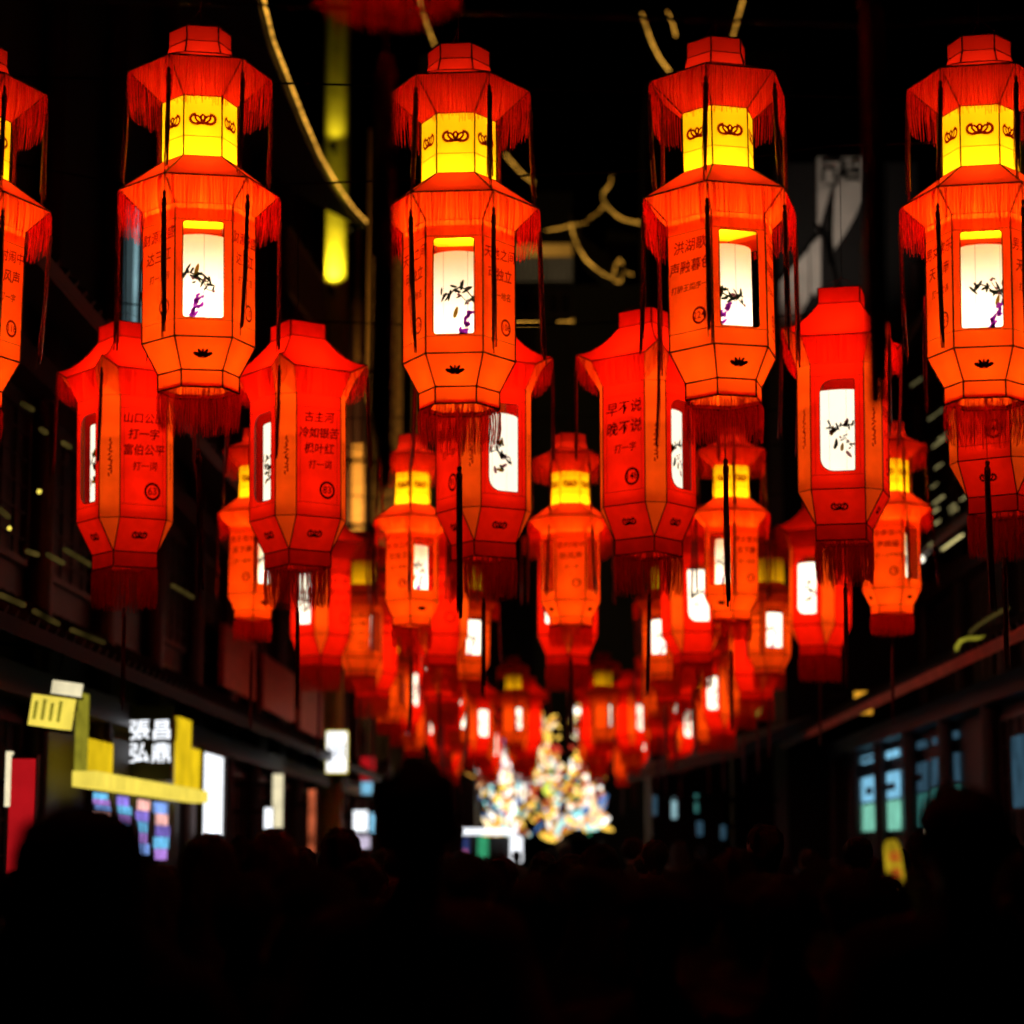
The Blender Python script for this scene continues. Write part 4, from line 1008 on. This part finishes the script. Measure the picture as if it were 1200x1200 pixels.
def figure(name, label, items, base):
    t = thing(name, label, 'lantern figure', (0, 0, 0))
    joined = {}
    for nm, col, x, y, L, w, a, o in items:
        if L > 21: mb = MB(); petal(mb, x, y, L, w, R(a), o); mb.obj(nm, GM[col], t)
        else: petal(joined.setdefault(col, MB()), x, y, L, w, R(a), o)
    for col, mb in joined.items(): mb.obj('small_petals', GM[col], t)['kind'] = 'stuff'
    bx, bw = base; mb = MB(); q = D(bx, 1000, .5); mb.box(q.x - bw / 2, q.x + bw / 2, q.y, q.y + .6, 0, D(bx, 985, .5).z); mb.obj('plinth', M['timber'], t)
    return t
def feathers(n, col, x, y, L0, L1, w, a0, a1, nm='feather', o=0.0, g=None):
    g = g or random.Random(int(x * 7 + y)); return [(nm, col[i % len(col)], x + g.uniform(-4, 4), y + g.uniform(-4, 4), g.uniform(L0, L1), w * g.uniform(.7, 1.3), a0 + (a1 - a0) * i / max(1, n - 1), o + g.uniform(-.4, .4)) for i in range(n)]
def burst(seed, cols, cx, cy, rx, ry, n, nm='petal', L=(5, 14), w=(1.0, 2.6), up=90, spread=70):
    n = int(n * 2.2); g = random.Random(seed); return [(nm, g.choice(cols), cx + rx * g.uniform(-1, 1) ** 3, cy + ry * g.uniform(-1, 1), g.uniform(*L), g.uniform(*w), up + g.uniform(-spread, spread), g.uniform(-1.6, 1.6)) for _ in range(n)]
figure('bird_figure', 'glowing white and blue bird figure with spread wings above the golden figure', feathers(5, ['white', 'cyan', 'white', 'blue', 'white'], 604, 916, 36, 58, 4, 165, 138) + feathers(4, ['white', 'cyan', 'cream', 'white'], 614, 922, 40, 60, 5, 106, 84) + feathers(3, ['blue', 'white', 'red'], 612, 918, 18, 28, 4, 250, 320, 'tail') + burst(3, ['white', 'cyan', 'blue', 'white', 'blue', 'navy'], 606, 890, 34, 34, 44), (612, 1.0))
figure('golden_figure', 'glowing golden leafy figure with white flames at the street end', feathers(5, ['gold', 'cream', 'amber', 'gold', 'amber', 'cream'], 588, 985, 26, 46, 3.5, 150, 70) + burst(4, ['gold', 'white', 'cyan', 'amber', 'white', 'blue', 'gold', 'red'], 592, 930, 30, 52, 100) + burst(5, ['cream', 'peach', 'red', 'amber'], 574, 880, 12, 14, 14, 'flame', (8, 18), (1.2, 2.6), 95, 25), (586, 1.4))
figure('lotus_figure', 'glowing white and peach lotus figure with cyan petals', feathers(5, ['gold', 'peach', 'cream', 'cyan', 'amber'], 652, 982, 20, 36, 3.5, 160, 30, 'petal') + burst(6, ['white', 'peach', 'amber', 'cyan', 'amber', 'gold', 'red', 'blue', 'amber', 'red', 'gold', 'green', 'navy'], 650, 938, 48, 44, 130) + [('bud', 'lime', 642, 932, 20, 8, 80, -.6)], (655, 1.6))
figure('tower_figure', 'tall glowing gold and cream tower of blossoms', burst(7, ['gold', 'cream', 'gold', 'white', 'gold'], 688, 840, 16, 30, 70, 'blossom', (5, 12), (1.2, 2.6)) + burst(8, ['cream', 'white', 'gold', 'peach', 'red'], 690, 895, 18, 42, 80, 'blossom', (5, 12), (1.2, 2.6)), (690, .8))
figure('spire_figure', 'dark blue glowing spire rising above the white bird', feathers(5, ['navy', 'navy', 'blue'], 624, 872, 22, 40, 3.5, 115, 65, 'plume') + burst(9, ['navy', 'blue', 'navy'], 623, 850, 6, 18, 14, 'plume', (8, 16), (1.5, 3)), (624, .5))
figure('flame_figure', 'small peach and amber flame figure left of the golden tower', burst(10, ['cream', 'amber', 'red', 'gold', 'red'], 640, 880, 18, 40, 50, 'flame', (6, 14), (1.0, 2.4)), (640, .6))
figure('cloud_figure', 'flat glowing white cloud figure with pink tip on the right', burst(11, ['white', 'cream', 'cyan', 'peach', 'gold', 'blue'], 682, 958, 20, 14, 30, 'scroll', (8, 22), (2, 4.5), 20, 40) + burst(12, ['pink'], 700, 940, 4, 4, 4, 'scroll', (6, 12)), (684, .9))
figure('ember_figure', 'dim amber and red glowing figure under the left lanterns', burst(13, ['amber', 'red', 'peach', 'amber'], 560, 900, 12, 24, 18, 'flame', (8, 20), (1.2, 2.8)), (560, .5))
figure('candle_figure', 'small gold and cream glowing figure under the right lanterns', burst(14, ['gold', 'cream', 'red', 'amber'], 748, 868, 14, 14, 16, 'flame', (8, 18), (1.5, 3)), (748, .5))
t = thing('kiosk', 'kiosk with a white lit canopy edge and green, violet and white panels', 'kiosk', (0, 0, 0)); YK = 58.0; K = lambda x, y: at(x, y, YK)
def krect(nm, a, b, yt, yb2, mat, y0=0.0, d=.1):
    mb = MB(); mb.box(K(a, 900).x, K(b, 900).x, YK + y0, YK + y0 + d, K(0, yb2).z, K(0, yt).z); return mb.obj(nm, mat, t)
krect('canopy_edge', 542, 606, 971, 978, M['white_light']); krect('counter', 541, 612, 1000, 1032, M['timber'], .1, .8); krect('back', 541, 612, 979, 1000, M['sign_black'], 1.0)
krect('panel', 543, 549, 982, 1000, GM['navy'], .2); krect('panel', 560, 572, 980, 1008, GM['green'], .05); krect('panel', 598, 612, 980, 1010, M['white_light'], .05); krect('panel', 582, 594, 980, 1000, M['awning'], .2); krect('panel', 543, 547, 996, 1003, GM['pink'], .06)

# ------------------------------------------------------------------ cross cables that carry the lanterns
from collections import defaultdict
rows = defaultdict(list)
for o in C.objects:
    if o.type == 'EMPTY' and o.parent is None and o.get('category') == 'lantern': rows[round(o.location.y / 1.2)].append(o.location.copy())
mcab = M['iron']
for i, (k, ls) in enumerate(sorted(rows.items())):
    y = sum(l.y for l in ls) / len(ls); z = max(l.z for l in ls) + CABLE_H
    mb = MB(); pts = sorted(ls, key=lambda l: l.x)
    mb.tube([(-5.0, y, z + .25)] + [(l.x, l.y, l.z + CABLE_H) for l in pts] + [(5.0 if y < 14 else 7.2, y, z + .25)], .008, 5)
    o = mb.obj('steel_cable', mcab); tag(o, 'thin dark steel cable across the street carrying the %s lantern row' % (['overhead', 'front orange', 'first red', 'first red side', 'second orange', 'second red', 'third orange', 'third red', 'third red side', 'fourth orange', 'fourth orange side', 'fourth red', 'fourth red side', 'fifth orange', 'fifth orange side', 'fifth red', 'fifth red side', 'sixth orange', 'sixth orange side', 'sixth red', 'sixth red side', 'last', 'last side'] + ['farthest'] * 9)[i], 'cable', 'cross cables carrying the lanterns')
# ------------------------------------------------------------------ the crowd
def capsule(mb, p0, r0, p1, r1, n=10):
    p0, p1 = Vector(p0), Vector(p1); d = (p1 - p0); L = d.length or 1e-4; d.normalize()
    pts, rs = [], []
    for k in range(4): a = PI / 2 * (1 - k / 4); pts.append(p0 - d * r0 * math.sin(a)); rs.append(max(.0008, r0 * math.cos(a)))
    for k in range(1, 5): a = PI / 2 * k / 4; pass
    pts.append(p0); rs.append(r0); pts.append(p1); rs.append(r1)
    for k in range(1, 5): a = PI / 2 * k / 4; pts.append(p1 + d * r1 * math.sin(a)); rs.append(max(.0008, r1 * math.cos(a)))
    mb.tube(pts, rs, n)
def seg(p0, r0, p1, r1, m): return (Vector(p0), r0, Vector(p1), r1, m)
def arm(sx, elbow, wrist, coat=0):
    sh = Vector((sx * .19, 0, 1.40)); el, wr = Vector(elbow), Vector(wrist); d = (wr - el).normalized()
    out = [seg(sh, .068, el, .055, coat), seg(el, .054, wr, .040, coat), seg(wr, .028, wr + d * .05, .030, 2)]
    side = d.cross(Vector((0, 1, 0))); side = side.normalized() if side.length > .1 else Vector((1, 0, 0)); nrm = side.cross(d)
    palm = wr + d * .055
    out.append(seg(palm - side * .02, .018, palm + side * .02, .018, 2)); out.append(seg(palm - side * .024, .015, palm + d * .04 + side * .0, .026, 2))
    for i, L in enumerate((.062, .074, .070, .055)):
        b = palm + d * .045 + side * (-.033 + .022 * i); m = b + d * L * .55 + nrm * .004; e = m + d * L * .4 + nrm * .022
        out += [seg(b, .0095, m, .009, 2), seg(m, .009, e, .0075, 2)]
    b = palm + side * sx * -.03 ; out += [seg(b, .012, b + side * sx * -.025 + d * .03, .011, 2), seg(b + side * sx * -.025 + d * .03, .011, b + side * sx * -.03 + d * .06 + nrm * .01, .009, 2)]
    return out
def body(step, arms, coat_len=.78, lean=0.0):
    """tapered limbs grown into one skin; faces +Y"""
    L = []
    for sx in (-1, 1):
        s = step * sx; hip = (sx * .095, 0, .93); knee = (sx * .10, .06 + s * .5, .50); ank = (sx * .10, s - (.05 if s < 0 else 0), .09 + (.05 if s < 0 else 0))
        L += [seg(hip, .098, knee, .068, 1), seg(knee, .064, ank, .045, 1), seg((ank[0], ank[1] - .04, ank[2] - .045), .042, (ank[0], ank[1] + .15, .042), .036, 3)]
    for z0, x0, r0, z1, x1, r1 in ((coat_len, .09, .115, 1.0, .075, .115), (1.0, .075, .118, 1.22, .085, .118), (1.22, .085, .12, 1.38, .10, .098)):
        for sx in (-1, 1): L.append(seg((sx * x0, 0, z0), r0, (sx * x1, lean * .5, z1), r1, 0))
    L.append(seg((-.13, lean, 1.41), .072, (.13, lean, 1.41), .072, 0))
    L.append(seg((0, lean, 1.40), .075, (0, lean + .012, 1.50), .062, 0))
    for a in arms: L += a
    h = Vector((0, lean + .03, 1.63))
    L += [seg((0, lean + .01, 1.45), .055, (0, lean + .02, 1.56), .052, 2), seg(h + Vector((0, -.022, .035)), .086, h + Vector((0, .012, .03)), .082, 2), seg(h + Vector((0, .02, -.01)), .070, h + Vector((0, .045, -.075)), .040, 2),
          seg(h + Vector((0, .088, .0)), .010, h + Vector((0, .105, -.028)), .015, 2)]
    for sx in (-1, 1): L += [seg(h + Vector((sx * .084, -.012, .012)), .014, h + Vector((sx * .083, -.008, -.028)), .011, 2), seg(h + Vector((sx * .032, .075, .024)), .012, h + Vector((sx * .05, .066, .022)), .011, 2),
                             seg(h + Vector((sx * .042, .058, -.022)), .022, h + Vector((sx * .035, .05, -.03)), .02, 2)]
    L.append(seg(h + Vector((-.02, .082, -.062)), .009, h + Vector((.02, .082, -.062)), .009, 2))
    return L
def skin(L, name, mats, voxel=.016):
    mb = MB()
    for p0, r0, p1, r1, m in L: capsule(mb, p0, r0, p1, r1)
    me = mb.mesh(name, mats); o = bpy.data.objects.new(name, me); C.objects.link(o)
    md = o.modifiers.new('r', 'REMESH'); md.mode = 'VOXEL'; md.voxel_size = voxel; md.use_smooth_shade = True
    sm = o.modifiers.new('s', 'SMOOTH'); sm.iterations = 3; sm.factor = .5
    dg = bpy.context.evaluated_depsgraph_get(); out = bpy.data.meshes.new_from_object(o.evaluated_get(dg), depsgraph=dg)
    bpy.data.objects.remove(o); out.name = name
    out.materials.clear()
    if name in ('hair', 'hood', 'beanie'):
        from mathutils import noise
        for v in out.vertices: v.co += v.normal * (noise.noise(Vector((v.co.x * 38, v.co.y * 38, v.co.z * 12))) * .011 + noise.noise(v.co * 90) * .004)
    for m in mats: out.materials.append(m)
    import numpy as np
    n = len(out.polygons); c = np.empty(n * 3, 'f'); out.polygons.foreach_get('center', c); c = c.reshape(-1, 3)
    best = np.full(n, 9e9); idx = np.zeros(n, 'i')
    for p0, r0, p1, r1, m in L:
        a = np.array(p0); d = np.array(p1) - a; t = np.clip(((c - a) @ d) / max(1e-9, d @ d), 0, 1)
        dist = np.linalg.norm(c - a - t[:, None] * d, axis=1) - (r0 + (r1 - r0) * t)
        k = dist < best; best[k] = dist[k]; idx[k] = m
    out.polygons.foreach_set('material_index', idx); out.polygons.foreach_set('use_smooth', [True] * n)
    return out
skin_m = solid('skin', (.42, .25, .17), .55, 0, .08, 8)
M['shoe'] = solid('shoe', (.02, .018, .018), .5); M['trouser'] = solid('trouser', (.016, .017, .022), .8, 0, .3, 20)
COATS = [solid('coat_%s' % n, c, .85, 0, .3, 14, .2) for n, c in (('black', (.016, .015, .016)), ('navy', (.02, .026, .05)), ('charcoal', (.09, .085, .085)), ('brown', (.16, .08, .05)), ('wine', (.18, .026, .032)), ('olive', (.10, .10, .05)))]
hair_m = solid('hair', (.026, .014, .010), .75, 0, .4, 60, .3, (1, 1, .1)); hair_b = solid('hair_brown', (.10, .035, .018), .6, 0, .4, 60, .3, (1, 1, .1)); knit_m = solid('knit', (.018, .015, .016), .9, 0, .4, 90, .4)
BM_ = [M['trouser']] * 0 + [COATS[0], M['trouser'], skin_m, M['shoe']]
hang = lambda sx, b=0.0: arm(sx, (sx * .27, -.03 + b, 1.12), (sx * .28, .07 + b, .88))
pock = lambda sx: arm(sx, (sx * .30, -.07, 1.13), (sx * .20, .10, .96))
BODY = [skin(body(.16, [hang(-1, .05), hang(1, -.04)]), 'body', BM_), skin(body(.05, [pock(-1), pock(1)], .62), 'body', BM_), skin(body(-.14, [hang(-1, -.05), pock(1)], .70), 'body', BM_)]
def hairmesh(kind):
    L = []
    h = Vector((0, .03, 1.63))
    if kind == 'short': L = [seg(h + Vector((0, -.035, .04)), .094, h + Vector((0, .005, .055)), .084, 0), seg(h + Vector((0, -.045, -.01)), .08, h + Vector((0, -.05, -.05)), .06, 0)]
    if kind == 'long':
        L = [seg(h + Vector((0, -.035, .04)), .098, h + Vector((0, .005, .055)), .086, 0), seg(h + Vector((0, -.055, 0)), .09, h + Vector((0, -.085, -.26)), .095, 0), seg(h + Vector((-.06, -.035, -.02)), .055, h + Vector((-.085, -.09, -.40)), .06, 0), seg(h + Vector((.06, -.035, -.02)), .055, h + Vector((.085, -.09, -.40)), .06, 0)]
    if kind == 'bun': L = [seg(h + Vector((0, -.035, .04)), .094, h + Vector((0, .005, .055)), .084, 0), seg(h + Vector((0, -.12, .08)), .045, h + Vector((0, -.13, .07)), .04, 0)]
    if kind == 'hood': L = [seg(h + Vector((0, -.045, .045)), .118, h + Vector((0, .02, .05)), .108, 0), seg(h + Vector((0, -.05, -.02)), .12, h + Vector((0, -.06, -.15)), .125, 0), seg(h + Vector((-.09, -.03, -.16)), .07, h + Vector((.09, -.03, -.16)), .07, 0)]
    if kind == 'beanie': L = [seg(h + Vector((0, -.025, .065)), .096, h + Vector((0, .0, .07)), .092, 0), seg(h + Vector((0, -.03, .12)), .06, h + Vector((0, -.03, .14)), .04, 0), seg(h + Vector((0, -.05, -.0)), .07, h + Vector((0, -.05, -.04)), .06, 0)]
    return skin(L, 'hair' if kind not in ('hood', 'beanie') else kind, [hair_m if kind not in ('hood', 'beanie') else knit_m], .012)
HAIR = {k: hairmesh(k) for k in ('short', 'long', 'bun', 'hood', 'beanie')}
def person(px, top, Y, label, kind, face=0.0, coat=0, pose=0, group=None, brown=False, wide=1.0):
    ztop = at(px, top, Y).z - .033; TOP = {'hood': 1.80, 'beanie': 1.812}.get(kind, 1.772); s = max(.86, min(1.13, ztop / TOP))
    t = thing('person', label, 'person', (at(px, min(top + 60, 1000), Y).x, Y, .033), R(face), group); t.scale = (s * wide, s * wide, ztop / TOP if abs(ztop / TOP - 1) < .14 else s)
    b = link('body', BODY[pose % 3], t); b.material_slots[0].link = 'OBJECT'; b.material_slots[0].material = COATS[coat % 6]
    hh = link('hair' if kind not in ('hood', 'beanie') else {'hood': 'hood', 'beanie': 'knit_cap'}[kind], HAIR[kind], t)
    if brown: hh.material_slots[0].link = 'OBJECT'; hh.material_slots[0].material = hair_b
    return t
person(95, 936, 4.5, 'person in a bulky dark hooded coat with the hood up, seen from behind', 'hood', 8, 0, 1, wide=1.22)
person(490, 884, 5.3, 'tall person in a knitted cap walking away, head above everyone', 'beanie', -4, 3, 1)
person(1130, 915, 5.0, 'person with short dark hair standing before the teal windows, seen from behind', 'short', 10, 0, 1, wide=1.1)
person(245, 976, 7.2, 'person with long straight dark hair below the white lit doorway', 'long', 6, 0, 0)
person(318, 972, 7.8, 'person with reddish brown long hair in a brown coat', 'long', -8, 3, 2, brown=True)
fp = person(768, 1022, 4.8, 'person in glasses facing back against the walking crowd', 'short', 176, 4, 0)
g_ = MB()
for sx in (-1, 1):
    c = Vector((sx * .036, .135, 1.652)); g_.tube([c + Vector((.026 * math.cos(a), 0, .020 * math.sin(a))) for a in [k * PI / 6 for k in range(13)]], .0022, 5)
    g_.tube([c + Vector((sx * .026, 0, .008)), Vector((sx * .088, .02, 1.655))], .002, 4)
g_.tube([(-.011, .137, 1.655), (.011, .137, 1.655)], .002, 4); g_.obj('glasses', M['iron'], fp)
e_ = MB(); e_w = solid('eye_white', (.7, .68, .65), .3); e_d = solid('iris', (.02, .012, .008), .2)
for sx in (-1, 1):
    e_ = MB(); e_.lathe([(.001, -.011), (.008, -.008), (.011, 0), (.008, .008), (.001, .011)], 10); q = e_.obj('eye', e_w, fp, True); q.location = (sx * .036, .100, 1.650)
    e_ = MB(); e_.tube([(0, .0085, 0), (0, .0118, 0)], .0052, 10); e_.obj('iris', e_d, q)
cr = random.Random(21); gp = 'crowd walking down the street'
spots = [(425, 1004, 9.0), (585, 1004, 10.5), (660, 1012, 8.4), (868, 992, 8.6), (960, 1004, 7.6), (1030, 1030, 6.2), (705, 1040, 6.0), (560, 1030, 7.2), (385, 1042, 6.4), (190, 1030, 8.8), (20, 1035, 7.4), (1180, 1020, 6.8), (820, 1060, 6.6), (630, 1075, 5.6), (920, 1068, 5.4), (290, 1085, 5.5), (1062, 1052, 7.2), (545, 1000, 6.6), (165, 1008, 6.3), (360, 1015, 6.0), (1000, 1015, 6.0), (880, 1030, 5.9), (690, 1012, 7.0), (1215, 985, 5.6)]
for Yc in (9.8, 11.5, 13, 15, 17, 19.5, 22, 25, 29, 34, 40, 47):
    half = min(4.2, 600 * Yc / F); nn = max(5, min(9, int(half * 2.2)))
    for i in range(nn):
        xx = -half + 2 * half * (i + cr.uniform(.15, .85)) / nn; yy = Yc + cr.uniform(-.5, .5); hgt = cr.uniform(1.53, 1.76)
        spots.append((VPX + xx * F / yy, HOR - (hgt - CAMZ) * F / yy, yy))
kinds = ['short', 'long', 'short', 'bun', 'beanie', 'short', 'hood', 'long']
names = {'short': 'person with short dark hair in the dense walking crowd', 'long': 'person with long dark hair in the dense walking crowd', 'bun': 'person with hair in a bun in the dense walking crowd', 'beanie': 'person in a knitted cap in the dense walking crowd', 'hood': 'person with a dark hood up in the dense walking crowd'}
for i, (px, top, yy) in enumerate(spots):
    k = kinds[cr.randrange(8)]
    person(px, top, yy, names[k], k, cr.uniform(-25, 25), cr.randrange(6), i, gp, wide=cr.uniform(.95, 1.08))
